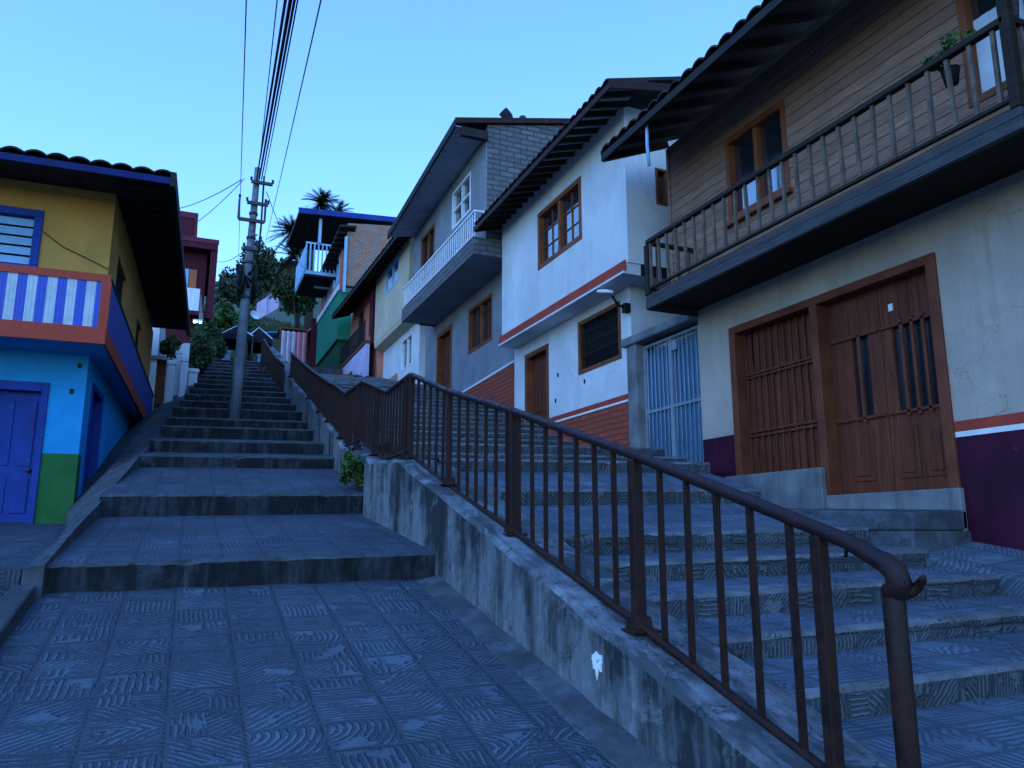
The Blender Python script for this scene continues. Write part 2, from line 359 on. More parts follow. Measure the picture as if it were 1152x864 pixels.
M['grey'] = surf('grey plaster', (.22,.23,.25), .85, .14, 1.4, .5, dirtcol=(.14,.14,.15), bs=.4, patch=.22)
M['greyblock'] = bricks('grey blockwork', (.16,.16,.165), (.105,.105,.11), (.06,.06,.065), .32, .12, 'any', 1., .018)
M['whitemetal'] = surf('white painted metal', (.72,.74,.76), .45, .08, 5, .3, bs=.1)
M['yellowc'] = surf('pale yellow plaster', (.52,.43,.31), .85, .1, 1.2, .35, dirtcol=(.3,.26,.18), patch=.22)
M['pink'] = surf('salmon plaster', (.52,.19,.14), .85, .12, 1.5, .35)
M['lav'] = surf('lavender plaster', (.5,.42,.6), .85, .12, 1.5, .3)
M['green'] = surf('green paint', (.02,.22,.13), .6, .15, 2, .3)
M['dkgreen'] = surf('dark green paint', (.012,.075,.03), .65, .2, 2, .3)
M['bluepaint'] = surf('blue paint', (.014,.045,.24), .6, .2, 2, .45, dirtcol=(.01,.02,.1), chip=.35, chipcol=(.12,.16,.25))
M['darkblue'] = surf('dark blue paint', (.008,.018,.11), .65, .25, 3, .5, dirtcol=(.008,.01,.03))
M['sky_blue'] = surf('sky blue paint', (.015,.29,.6), .7, .12, 1.4, .45, dirtcol=(.03,.16,.33), bs=.3, patch=.22)
M['palebl'] = surf('pale blue paint', (.26,.46,.66), .6, .1, 2, .3)
M['yellow'] = surf('yellow ochre plaster', (.52,.26,.06), .8, .12, 1.4, .5, dirtcol=(.45,.2,.04), bs=.3, patch=.22)
M['balgreen'] = surf('green dado', (.02,.125,.03), .65, .2, 2, .5, chip=.3, chipcol=(.1,.2,.1))
M['balred'] = surf('orange red paint', (.4,.055,.03), .6, .12, 3, .3)
M['striped'] = stripes('striped balcony cladding', (.45,.5,.52), (.02,.06,.4), 'x', .215, .5)
M['bluerib'] = stripes('blue balcony cladding', (.02,.07,.4), (.008,.022,.15), 'y', .09, .5)
M['maroon'] = surf('maroon paint', (.075,.008,.018), .65, .15, 2, .3)
M['maroontrim'] = surf('maroon trim', (.12,.018,.04), .6, .1, 2)
M['orange'] = surf('terracotta paint', (.42,.13,.06), .7, .15, 2)
M['brown'] = surf('brown timber', (.13,.045,.02), .65, .2, 4, .3)
M['brick'] = bricks('bare brick', (.4,.17,.1), (.32,.13,.08), (.3,.27,.24), .26, .09, 'any', .8)
M['gateblue'] = surf('pale blue gate sheets', (.055,.15,.27), .5, .12, 2.5, .35, streak=(14,14,.7), dirtcol=(.08,.17,.28))
M['gatebar'] = surf('grey gate bars', (.2,.25,.29), .45, .15, 6, .3, bs=.1)
M['polec'] = stained_concrete('pole concrete', (.2,.22,.25), (.08,.09,.1), .7, (6,6,.6))
M['steel'] = surf('galvanised steel', (.06,.06,.065), .5, .2, 6, .3, metal=.6)
M['black'] = surf('black rubber', (.014,.014,.015), .6, .2, 5, bs=0)
M['leaf'] = leafmat('dark leaves', (.028,.06,.02))
M['leaf2'] = leafmat('mid leaves', (.045,.1,.022))
M['leaf3'] = leafmat('hill leaves', (.03,.05,.025))
M['palm'] = leafmat('palm leaves', (.025,.045,.02))
M['bark'] = surf('bark', (.08,.06,.045), .9, .3, 6, .4)
M['grass'] = leafmat('hill grass', (.032,.05,.016), .5)
M['terra'] = surf('terracotta pot', (.3,.1,.05), .8, .15, 4)
M['tarp'] = surf('dark tarpaulin', (.022,.02,.026), .95, .3, 3, spec=.05)
M['bluetarp'] = surf('blue tarpaulin', (.05,.3,.6), .5, .1, 3)
M['pinkcloth'] = surf('pink cloth', (.55,.2,.24), .85, .1, 3)
M['palecloth'] = surf('pale cloth', (.5,.42,.48), .85, .1, 3)
M['whitepaint'] = surf('splashed white paint', (.75,.76,.78), .7, .1, 9, chip=.7, chipcol=(.2,.2,.2))
M['lamp'] = emit('lamp tube', (.75,.95,.85), 1.6)
M['earth'] = surf('earth', (.07,.065,.05), .95, .3, .6)
M['curtain'] = surf('white curtain', (.55,.6,.65), .9, .1, 3)
# ------------------------------------------------------------------ component builders
def window(parent, fm, u0, u1, v0, v1, fmat, cols=2, rows=1, fw=.07, depth=.1, recess=.05, name='window', muntin=None, gmat=None, sill=None, bars=None, curtain=False):
    """frame (the part) with pane, sill, grille as sub-parts"""
    w = MB()
    fm.box(w, u0, u1, v0, v0+fw, -recess-depth, .012); fm.box(w, u0, u1, v1-fw, v1, -recess-depth, .012)
    fm.box(w, u0, u0+fw, v0+fw, v1-fw, -recess-depth, .012); fm.box(w, u1-fw, u1, v0+fw, v1-fw, -recess-depth, .012)
    iu0, iu1, iv0, iv1 = u0+fw, u1-fw, v0+fw, v1-fw
    for i in range(1, cols):
        c = iu0+(iu1-iu0)*i/cols; fm.box(w, c-fw*.45, c+fw*.45, iv0, iv1, -recess-.06, -.008)
    for i in range(1, rows):
        c = iv0+(iv1-iv0)*i/rows; fm.box(w, iu0, iu1, c-fw*.4, c+fw*.4, -recess-.062, -.01)
    if muntin:
        mc, mr = muntin
        for k in range(cols):
            a = iu0+(iu1-iu0)*k/cols; b = iu0+(iu1-iu0)*(k+1)/cols
            for i in range(1, mc):
                c = a+(b-a)*i/mc; fm.box(w, c-.011, c+.011, iv0, iv1, -recess-.045, -recess-.012)
            for i in range(1, mr):
                c = iv0+(iv1-iv0)*i/mr; fm.box(w, a, b, c-.011, c+.011, -recess-.046, -recess-.014)
    o = w.build(name, fmat, parent, bev=.006)
    g = MB(); fm.box(g, iu0, iu1, iv0, iv1, -recess-.04, -recess-.03); g.build('pane', gmat or M['glass'], o)
    if curtain:
        q = MB(); n = 14
        for i in range(n):
            a = iu0+(iu1-iu0)*i/n; b = iu0+(iu1-iu0)*(i+1)/n
            fm.box(q, a, b, iv0, iv0+(iv1-iv0)*.62, -recess-.028, -recess-.022-.004*(i % 2))
        q.build('curtain', M['curtain'], o)
    if sill:
        q = MB(); fm.box(q, u0-.04, u1+.04, v0-.06, v0-.002, -.05, .07); q.build('sill', sill, o, bev=.006)
    if bars:
        q = MB(); n = bars
        for i in range(n):
            c = iu0+(iu1-iu0)*(i+.5)/n
            q.tube([fm.P(c, iv0, -.02), fm.P(c, iv1, -.02)], .009, 6)
        for t in (.3, .55, .8): fm.box(q, iu0, iu1, iv0+(iv1-iv0)*t-.008, iv0+(iv1-iv0)*t+.008, -.03, -.012)
        q.build('grille', M['black'], o)
    return o

def panel_door(parent, fm, u0, u1, v0, v1, mat, frame, fw=.09, recess=.12, glaze=True):
    d = MB(); fm.box(d, u0+fw, u1-fw, v0, v1-fw, -recess-.05, -recess)
    w = (u1-u0-2*fw); a = u0+fw; h = v1-fw-v0
    for (p, q, r, s) in ((.14,.86,.08,.36),(.14,.46,.44,.9),(.54,.86,.44,.9)):
        fm.box(d, a+w*p, a+w*q, v0+h*r, v0+h*s, -recess, -recess+.018)
    o = d.build('door', mat, parent, bev=.008)
    k = MB(); fm.box(k, a+w*.07, a+w*.11, v0+h*.44, v0+h*.5, -recess+.002, -recess+.05); k.build('handle', M['steel'], o)
    f = MB()
    fm.box(f, u0, u0+fw, v0, v1, -recess-.06, .015); fm.box(f, u1-fw, u1, v0, v1, -recess-.06, .015); fm.box(f, u0+fw, u1-fw, v1-fw, v1, -recess-.06, .015)
    f.build('door_frame', frame, parent, bev=.006)
    return o

def tile_sheet(mb, P0, P1, back, rise, period=.22, amp=.05, course=.36, thick=.025):
    """barrel tiles: eave from P0 to P1, running `back` (horizontal vector) up by `rise`"""
    P0 = Vector(P0); P1 = Vector(P1); ln = (P1-P0).length; e = (P1-P0)/ln
    bk = Vector((back[0], back[1], rise)); bl = bk.length; bd = bk/bl
    nw = max(2, int(ln/period)); seg = 8; nc = max(1, int(bl/course))
    nU = nw*seg
    rows = []
    for c in range(nc):
        for t, z in ((c/nc, .028), ((c+1)/nc-.0005, -.006)):
            r = []
            for i in range(nU+1):
                ph = (i % seg)/seg; k = i//seg
                j = (random.Random(k*91+c*7).random()-.5)*.02
                zz = amp*abs(sin(pi*ph))**.8+z+j*.6
                r.append(P0+e*(ln*i/nU)+bd*(bl*t+(j if c == 0 and t == 0 else 0))+Vector((0,0,zz)))
            rows.append(r)
    n = nU+1; vs = [p for r in rows for p in r]
    fs = [(a*n+i, a*n+i+1, (a+1)*n+i+1, (a+1)*n+i) for a in range(len(rows)-1) for i in range(nU)]
    base = len(vs); vs += [p-Vector((0,0,thick)) for p in rows[0]]
    fs += [(i, i+1, base+i+1, base+i) for i in range(nU)]
    mb.mesh(vs, fs, 0, False)
    under = [P0+Vector((0,0,-.012)), P1+Vector((0,0,-.012)), P1+bk+Vector((0,0,-.012)), P0+bk+Vector((0,0,-.012))]
    mb.face(under)
    mb.face([P0+Vector((0,0,-.012)), P0+bk+Vector((0,0,-.012)), P0+bk+Vector((0,0,.04)), P0+Vector((0,0,.04))])
    mb.face([P1+Vector((0,0,-.012)), P1+bk+Vector((0,0,-.012)), P1+bk+Vector((0,0,.04)), P1+Vector((0,0,.04))])

def eave_roof(parent, P0, P1, depth, rise, sx, wallx, ztop, fasc, raf, soff, spacing=.3, period=.22, amp=.05, run=None, rd=(.05,.07)):
    """roof over a facade; P0,P1 = eave line (y0..y1), sx=+1: the roof climbs towards +x"""
    t = MB(); tile_sheet(t, P0, P1, (sx*depth, 0), rise, period, amp); r = t.build('roof', M['tile'], parent)
    P0 = Vector(P0); P1 = Vector(P1)
    f = MB(); f.bar(P0+Vector((sx*.02,0,-.06)), P1+Vector((sx*.02,0,-.06)), .03, .11); f.build('fascia', fasc, r, bev=.005)
    sl = rise/depth
    # soffit boards lie under the tiles, above the rafters
    w0 = abs(wallx-P0.x)+.05; w1 = abs(wallx-P1.x)+.05
    q = MB(); dz = .022
    a = [P0+Vector((sx*.02,0,-dz)), P1+Vector((sx*.02,0,-dz)), P1+Vector((sx*w1,0,-dz+sl*w1)), P0+Vector((sx*w0,0,-dz+sl*w0))]
    q.hexa(a, [p+Vector((0,0,.008)) for p in a]); q.build('soffit', soff, r)
    n = max(2, int((P1-P0).length/spacing))
    for i in range(n+1):
        p = P0.lerp(P1, (i+.02)/(n+.04)); w = w0+(w1-w0)*i/n
        j = random.uniform(-.012, .012)
        k = MB(); k.bar(p+Vector((sx*.04,j,-.064)), p+Vector((sx*w,j,-.064+sl*w)), rd[0], rd[1]); k.build('rafter', raf, r)
    return r

def wall_box(mb, x0, x1, y0, y1, z0, z1, mi=0): mb.box(x0, x1, y0, y1, z0, z1, mi)

# ------------------------------------------------------------------ ground profiles (y along the street, z up, eye at 0)
LT = 1.85         # right edge of the left stairway
def plaza_z(y): return -1.5+.19*y
cross = .022
# left stairway: (y, riser bottom, riser top)
LS = [(5.95,-.38,-.17),(8.87,.19,.42),(11.25,.88,1.05),(12.24,1.18,1.37),(13.4,1.52,1.72),(14.2,1.82,1.97)]
y, z = 15.0, 2.08
while y < 25.9:
    LS.append((y, z, z+.19)); z += .19+.095; y += .95
LEND = LS[-1]
def lxl(y): return -.8 if y < 9 else -.8+.08*(y-9)          # left edge of the left stairway
def lz(y):
    pts = [(-6,-2.64),(5.95,-.38)]
    for a in LS: pts += [(a[0], a[1]), (a[0]+.001, a[2])]
    pts += [(29, LEND[2]+.25), (60, LEND[2]+2)]
    for (a, b), (c, d) in zip(pts, pts[1:]):
        if a <= y <= c: return b+(d-b)*(y-a)/(c-a)
    return pts[-1][1]
RS = [(-.2,-1.62,-1.47),(.5,-1.42,-1.27),(1.2,-1.22,-1.07),(1.95,-1.02,-.88),(2.72,-.85,-.71),(3.3,-.68,-.56),(3.8,-.53,-.39),(4.35,-.36,-.225),(4.91,-.2,-.05),(6.2,.19,.335),(7.0,.54,.67),
      (8.45,.72,.87),(8.95,.89,1.04)]
y, z = 10.9, 1.08
while y < 26: RS.append((y, z, z+.165)); z += .168; y += .545 if y < 17.5 else .74
REND = RS[-1]

# ------------------------------------------------------------------ setting
def stair_mesh(name, steps, xl, xr, y_end, mats, start=None, seg=.22):
    """treads, risers and worn nosings in one mesh; xl, xr functions of y"""
    mb = MB(); rng = random.Random(5)
    prof = []                       # (y, z, kind of the face that follows)
    if start: prof.append((start[0], start[1], 1))
    for (a, b, c) in steps:
        prof += [(a+.012, b, 0), (a, c-.028, 2), (a+.012, c-.006, 2), (a+.045, c, 1)]
    prof.append((y_end[0], y_end[1], 1))
    rows = []
    for (yy, zz, k) in prof:
        x0, x1 = xl(yy), xr(yy); n = max(2, int((x1-x0)/seg)+1)
        rows.append((yy, zz, k))
    nx = 56
    grid = []
    off = []
    for _ in range(len(steps)+2):
        base = [rng.uniform(-1, 1) for _ in range(nx//6+3)]
        r_ = [base[j//6]+(base[j//6+1]-base[j//6])*(j % 6)/6+rng.uniform(-.25, .25) for j in range(nx+1)]
        for _c in range(3):
            c_ = rng.randrange(2, nx-2); d_ = rng.uniform(1., 2.6)
            for q_ in (-1, 0, 1): r_[c_+q_] += d_*(1 if q_ == 0 else .5)
        off.append(r_)
    for i, (yy, zz, k) in enumerate(rows):
        si = max(0, (i-(1 if start else 0))//4)
        g = []
        for j in range(nx+1):
            x = xl(yy)+(xr(yy)-xl(yy))*j/nx
            o = off[min(si, len(off)-1)][j]
            jf = (0, 1, 1, .08)[(i-(1 if start else 0)) % 4] if i >= (1 if start else 0) and i < len(rows)-1 else 0
            dy = o*.012*jf; dz = (off[min(si, len(off)-1)][(j*7+3) % (nx+1)]*.003-max(0, o-.9)*.008)*jf
            g.append((x, yy+dy, zz+dz+cross*(x-.5)))
        grid.append(g)
    vs = [p for g in grid for p in g]; w = nx+1
    for i in range(len(rows)-1):
        mi = rows[i][2]
        mb.mesh([], [])
        for j in range(nx):
            mb.f.append((i*w+j, i*w+j+1, (i+1)*w+j+1, (i+1)*w+j)); mb.m.append(mi); mb.sm.append(False)
    mb.v = vs
    o = mb.build(name, mats, fixn=False)
    return struct(o)

# plaza
mb = MB(); nx, ny = 12, 24
for j in range(ny):
    for i in range(nx):
        def Pz(a, b):
            x = -.85+2.72*a/nx; yy = -6+11.98*b/ny
            return (x, yy, plaza_z(yy)+cross*.6*(x-.5)+.006*sin(a*2.1+b*1.3))
        mb.face([Pz(i,j), Pz(i+1,j), Pz(i+1,j+1), Pz(i,j+1)])
struct(mb.build('plaza_paving', M['pave'], fixn=False))
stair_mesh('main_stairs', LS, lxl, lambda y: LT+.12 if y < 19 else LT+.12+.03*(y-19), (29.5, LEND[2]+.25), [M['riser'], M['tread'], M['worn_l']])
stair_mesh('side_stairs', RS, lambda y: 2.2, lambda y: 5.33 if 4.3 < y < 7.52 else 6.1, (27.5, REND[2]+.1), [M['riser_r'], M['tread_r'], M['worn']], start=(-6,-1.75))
# gutter strip along the foot of the wall
mb = MB()
for k in range(24):
    a = -2+7.9*k/24; b = -2+7.9*(k+1)/24
    w0 = .15+.012*sin(k*1.7); w1 = .15+.012*sin((k+1)*1.7)
    mb.face([(LT-w0,a,plaza_z(a)+.024), (LT+.05,a,plaza_z(a)+.075), (LT+.05,b,plaza_z(b)+.075), (LT-w1,b,plaza_z(b)+.024)])
    mb.face([(LT-w0,a,plaza_z(a)+.024), (LT-w1,b,plaza_z(b)+.024), (LT-w1-.02,b,plaza_z(b)-.02), (LT-w0-.02,a,plaza_z(a)-.02)])
struct(mb.build('gutter_strip', M['kerb'], fixn=False))
# left pavement below the first step, its kerb, the raised pavement before the blue house and the ramp beside the stairs
mb = MB(); mb.prism([(-6,plaza_z(-6)-.2),(5.8,plaza_z(5.8)-.2),(5.8,plaza_z(5.8)+.01),(-6,plaza_z(-6)+.01)], 'x', -14, -.96)
struct(mb.build('lower_pavement', M['tread'], fixn=True))
mb = MB(); mb.prism([(-6,plaza_z(-6)-.3),(5.82,plaza_z(5.82)-.3),(5.82,plaza_z(5.82)+.075),(-6,plaza_z(-6)+.075)], 'x', -.965, -.83)
struct(mb.build('kerb', M['kerb'], bev=.015))
mb = MB()
mb.prism([(5.86,-.8),(5.86,-.225),(11.4,.105),(12.5,.3),(20.5,2.1),(20.5,-.8)], 'x', -14, -.93)
struct(mb.build('house_pavement', M['tread']))
mb = MB()
ed = [(5.84,-.92,-.8,-.225,-.2),(7.2,-.93,-.79,-.08,.05),(8.6,-1.02,-.79,.08,.26),(11.2,-1.36,-.6,.25,.98),(12.7,-1.42,-.48,.62,1.36),(15,-1.38,-.28,1.3,2.05),(17.6,-1.3,-.08,2.02,2.85),(20,-1.3,.1,2.55,3.35),(22.3,-1.3,.28,2.8,3.85),(26,-1.3,.56,4.4,5.0),(29.4,-1.5,.85,5.6,5.75)]
for a, b in zip(ed, ed[1:]):
    for k in range(2):
        t0, t1 = k/2, (k+1)/2
        q = lambda e, t: (e[1]+(e[2]-e[1])*t, e[0], e[3]+(e[4]-e[3])*min(1, t*1.3)+.0)
        mb.face([q(a,t0), q(a,t1), q(b,t1), q(b,t0)])
    mb.face([q(a,1), q(b,1), (b[2],b[0],b[4]-.9), (a[2],a[0],a[4]-.9)])
    mb.face([q(a,0), q(b,0), (b[1],b[0],b[3]-.9), (a[1],a[0],a[3]-.9)])
a = ed[0]; mb.face([(a[1],a[0],a[3]),(a[2],a[0],a[4]),(a[2],a[0],-.9),(a[1],a[0],-.9)])
struct(mb.build('side_ramp', M['kerb']))
# terrain: one sheet to the horizon, with the hill behind the street
def hill_z(x, y):
    if y < 5.95: b = plaza_z(max(y, -30))-.35
    elif y < 27: b = -1.4+(y-5.95)*.24
    else:
        b = 3.65+(y-27)*.1
    if y > 33: b += (min(y, 90)-33)*.35
    if y > 90: b -= (y-90)*.05
    if y > 33: b += 1.6*sin(x*.09+y*.05)*min(1, (y-33)/12)+(abs(x)*.02)*min(1, (y-33)/20)
    return b
mb = MB()
xs = [-400,-200,-100,-60,-40]+[i*2.5-30 for i in range(25)]+[40,60,100,200,400]
ys = [-400,-150,-60,-30,-15,-6,0,6]+[6+3*i for i in range(1, 32)]+[120,160,250,400]
vs = [(x, y, hill_z(x, y)+(random.uniform(-.25,.25) if y > 36 else 0)) for y in ys for x in xs]; w = len(xs)
mb.mesh(vs, [(j*w+i, j*w+i+1, (j+1)*w+i+1, (j+1)*w+i) for j in range(len(ys)-1) for i in range(w-1)], 0, True)
struct(mb.build('terrain', M['grass'], fixn=False))
mb = MB(); mb.box(-1.5, 6.2, 29.2, 36, 4, 6.2); struct(mb.build('upper_street', M['kerb']))

# ------------------------------------------------------------------ retaining wall between the stairs
wl = thing('retaining_wall', 'stained grey concrete wall carrying the rusty railing between the two stairways', 'wall', (2.05, 5, plaza_z(5)))
def wt(y):
    if y < 7.25: return -.46+.29*(y-3.23)
    if y < 8.62: return .705+.06*(y-7.25)
    if y < 10.9: return .79+.29*(y-8.62)*.55+.06
    return 1.28+.29*(y-10.9)*1.12
def wall_strip(mb, y0, y1, x0, x1, n, cop=False, bot=-1.2, jit=.008):
    rng = random.Random(3); prev = None
    for i in range(n+1):
        yy = y0+(y1-y0)*i/n; zt = wt(yy)+rng.uniform(-jit, jit); zb = wt(yy)-1.7
        c = .03
        ring = [(x0+rng.uniform(-jit,jit),yy,zb),(x0+rng.uniform(-jit,jit)*1.0,yy,zt-c),(x0+c,yy,zt),(x1-c*.6,yy,zt+.012),(x1,yy,zt-c),(x1,yy,zb)]
        if prev:
            for k in range(5): mb.face([prev[k], ring[k], ring[k+1], prev[k+1]], 1 if k in (1,2,3) else 0)
        else: mb.face(ring[::-1])
        prev = ring
    mb.face(prev)
mb = MB(); wall_strip(mb, -3, 8.72, LT, 2.32, 46); mb.build('wall_body', [M['wall'], M['coping']], wl, fixn=True)
mb = MB(); wall_strip(mb, 8.6, 24.6, LT+.1, 2.26, 50); mb.build('upper_wall_body', [M['wall'], M['coping']], wl, fixn=True)
# paint splash on its face
mb = MB(); rng = random.Random(8); pts = []
cy, cz = 3.345, -.585
pts = []
for i in range(40):
    t = 2*pi*i/40; dn = max(0, -sin(t)); r_ = .042+.006*rng.uniform(-1, 1)+.004*sin(5*t+1)
    pts.append((cy+r_*1.15*cos(t), cz+r_*.85*sin(t)-dn**3*(.028+.022*sin(7*t)+.01*rng.random())))
mb.prism(pts, 'x', LT-.011, LT+.01)
mb.build('paint_splash', M['whitepaint'], wl)

# ------------------------------------------------------------------ railings
def railing(label, path, posts, sp, root, x=2.02, low=.8, scroll=False, bal_top=.0, group='rusty stair railings'):
    """path: handrail points (y,z)"""
    t = thing('stair_railing', label, 'railing', root, group)
    def zt(yy):
        for (a, b), (c, d) in zip(path, path[1:]):
            if a-1e-6 <= yy <= c+1e-6: return b+(d-b)*(yy-a)/(c-a)
        return path[0][1] if yy < path[0][0] else path[-1][1]
    y0, y1 = path[0][0], path[-1][0]
    h = MB()
    hp = [(x, a, b) for a, b in path]
    if scroll:
        e = path[0]; hp = [(x,e[0]+.03,e[1]-.1),(x,e[0]+.005,e[1]-.085),(x,e[0]-.005,e[1]-.06),(x,e[0]+.005,e[1]-.03),(x,e[0]+.035,e[1]-.006),(x,e[0]+.08,e[1]+.012)]+[(x,e[0]+.18,zt(e[0]+.18))]+hp[1:]
    h.tube(hp, [(.035,.037,.038,.037,.034,.03)[i] if scroll and i < 6 else .027 for i in range(len(hp))], 12)
    ho = h.build('handrail', M['handrail'], t)
    if scroll:
        q = MB(); e = path[0]
        q.tube([(x+.0+.028*k/7+.03*sin(k/7*3.1),e[0]+.015-.012*k,e[1]-.1+.05*(1-cos(k/7*2.6))*.6) for k in range(8)], [.02,.02,.019,.018,.016,.014,.012,.009], 10)
        q.build('scroll_end', M['rail'], ho)
        q = MB(); q.tube([(x,e[0]+.09,e[1]+.0),(x+.03,e[0]+.13,e[1]+.06),(x+.04,e[0]+.19,e[1]+.065),(x+.04,e[0]+.225,e[1]+.04),(x+.04,e[0]+.235,e[1]+.005)], .006, 6); q.build('hook', M['black'], ho)
    b = MB(); bp = [(x, a, b_-low) for a, b_ in path]
    if scroll: bp[0] = (x, path[0][0]+.29, zt(path[0][0]+.29)-low)
    b.tube(bp, .02, 8); b.build('bottom_rail', M['rail'], t)
    for (yy, zb, big) in posts:
        p = MB(); s = .028 if big else .023
        (p.tube([(x,yy,zb),(x,yy,zt(yy)-.1)], .034, 12) if scroll and yy < y0+.05 else p.box(x-s, x+s, yy-s, yy+s, zb, zt(yy)-.02))
        po = p.build('post', M['rail'], t, bev=.006)
        f = MB(); f.box(x-.075, x+.075, yy-.075, yy+.075, zb-.004, zb+.012); f.prism([(yy-.055,zb+.012),(yy+.055,zb+.012),(yy+.034,zb+.07),(yy-.034,zb+.07)], 'x', x-.045, x+.045)
        f.build('foot_plate', M['rail'], po, bev=.004)
    py = sorted(p[0] for p in posts)
    yy = y0+(.45 if scroll else sp*.5); n = 0
    while yy < y1-.03:
        if all(abs(yy-q) > sp*.42 for q in py):
            q = MB(); lean = random.uniform(-.006, .006)
            q.bar((x+random.uniform(-.004,.004), yy, zt(yy)-low), (x, yy+lean, zt(yy)-.01), .022, .022, up=(0,1,0))
            q.build('baluster', M['rail'], t); n += 1
        yy += sp
    return t
railing('long rusty front railing ending in a curled handrail beside the carved steps', [(1.77,-.085),(2.08,.015),(3.27,.385),(4.8,.825),(6.21,1.2),(7.42,1.575)],
        [(1.79,-.93,False),(2.08,-.82,False),(3.25,wt(3.25),True),(4.78,wt(4.78),False),(6.17,wt(6.17),False),(7.4,wt(7.4)-.02,True)], .205, (2.02,4.6,wt(4.6)), scroll=True)
railing('rusty zigzag railing on the upper part of the concrete wall', [(7.5,1.58),(8.42,1.56),(9.77,1.93),(10.92,1.96),(11.9,2.26),(12.35,2.37),(14.45,2.99),(18.1,4.14)],
        [(7.56,wt(7.56),True),(8.9,wt(8.9),False),(10.0,wt(10),False),(11.1,wt(11.1),False),(12.3,wt(12.3),False),(13.2,wt(13.2),False),(14.6,wt(14.6),False),(17.7,wt(17.7),False)], .135, (2.02,12,wt(12)), low=.76)
railing('dark rusty railing at the top right edge of the main stairs near the awnings', [(18.3,3.86),(20.5,4.55),(24.4,5.92),(25.2,5.98)],
        [(18.4,3.0,True),(21,3.9,False),(24.4,5.2,True)], .13, (1.95,21,4), x=1.9, low=.72)

# ------------------------------------------------------------------ wooden balcony house (right front)
F = 6.0; fx = FM('-x', F)
hs = thing('timber_house', 'cream and purple house with board cladding above and a long wooden balcony', 'house', (8, 4.5, -.2))
mb = MB()
panel(mb, fx, -1, 8.0, -1.6, 3.0, .25, [(4.53,7.37,.37,2.46)], 0, [(-2,.8,1),(.8,.845,3),(.845,.935,2)])
mb.box(6.25, 12, -1, -.8, -1.6, 5.3); mb.box(6.25, 12, 7.8, 7.998, -1.6, 3.0); mb.box(11.8, 12, -.8, 7.8, -1.6, 5.3)
mb.build('lower_wall', [M['cream'], M['purple'], M['redband'], M['whiteband']], hs)
mb = MB(); mb.box(5.992, 6.0, 7.37, 8.0, .72, 1.16); mb.build('dado', M['purple'], hs)
mb = MB(); panel(mb, fx, -1, 8.52, 3.002, 5.42, .2, [(6.2,7.27,3.79,4.9),(2.9,4.06,3.6,4.95)]); mb.box(6.2, 12, 8.32, 8.52, 3.002, 5.42)
mb.box(5.985, 6.0, 8.47, 8.535, 3.002, 5.4)
mb.build('upper_wall', M['siding'], hs)
mb = MB(); mb.box(6.35, 11.7, 0, 8.2, 2.9, 3.0); mb.build('floor', M['dark'], hs)
window(hs, fx, 6.2, 7.27, 3.79, 4.9, M['winframe'], 2, 1, .075, sill=M['winframe'], curtain=False)
window(hs, fx, 2.9, 4.06, 3.6, 4.95, M['winframe'], 2, 1, .075, curtain=True)
# shutter, double door and their frame
mb = MB()
fx.box(mb, 4.53, 4.63, .37, 2.46, -.16, .03); fx.box(mb, 7.27, 7.37, .37, 2.46, -.16, .03); fx.box(mb, 4.63, 7.27, 2.37, 2.46, -.16, .03); fx.box(mb, 5.94, 6.04, .37, 2.37, -.16, .035)
mb.build('door_frame', M['doorframe'], hs, bev=.008)
mb = MB(); fx.box(mb, 6.04, 7.27, .4, 2.37, -.2, -.14)
nb = 11
for i in range(nb+1):
    u = 6.06+1.19*i/nb; fx.box(mb, u-.012, u+.012, .62, 2.37, -.14, -.11)
for v in (1.12, 1.17, 1.82, 1.86): fx.box(mb, 6.04, 7.27, v-.014, v+.014, -.14, -.1)
mb.build('shutter', M['doorwood'], hs, bev=.004)
def leaf(u0, u1, gl, pans):
    d = MB(); fx.box(d, u0+.003, u1-.003, .38, 1.12, -.19, -.13); fx.box(d, u0+.003, u1-.003, 1.95, 2.37, -.19, -.13)
    g0, g1 = gl
    fx.box(d, u0+.003, g0, 1.12, 1.95, -.19, -.13); fx.box(d, g1, u1-.003, 1.12, 1.95, -.19, -.13)
    w = u1-u0
    for a, b in pans:
        fx.box(d, u0+w*a, u0+w*b, .5, .99, -.13, -.118); fx.box(d, u0+w*a+.045, u0+w*b-.045, .55, .94, -.118, -.106)
    n = int(w/.11)
    for i in range(1, n): fx.box(d, u0+w*i/n-.008, u0+w*i/n+.008, 1.98, 2.36, -.13, -.12)
    fx.box(d, u0+.02, u1-.02, 1.935, 1.965, -.13, -.105); fx.box(d, u0+.02, u1-.02, 1.1, 1.13, -.13, -.105)
    o = d.build('door', M['doorwood'], hs, bev=.005)
    p = MB(); fx.box(p, g0, g1, 1.12, 1.95, -.172, -.162); p.build('pane', M['doorglass'], o)
    p = MB(); k = max(2, int((g1-g0)/.11))
    for i in range(1, k): c = g0+(g1-g0)*i/k; fx.box(p, c-.015, c+.015, 1.07, 1.99, -.128, -.105)
    p.build('bars', M['doorframe'], o)
    return o
o = leaf(4.63, 5.3, (4.7,5.17), ((.12,.46),(.54,.88)))
leaf(5.3, 5.94, (5.46,5.66), ((.3,.72),))
mb = MB(); fx.box(mb, 5.13, 5.18, 2.1, 2.17, -.13, -.122); mb.build('sticker', M['whitemetal'], o)
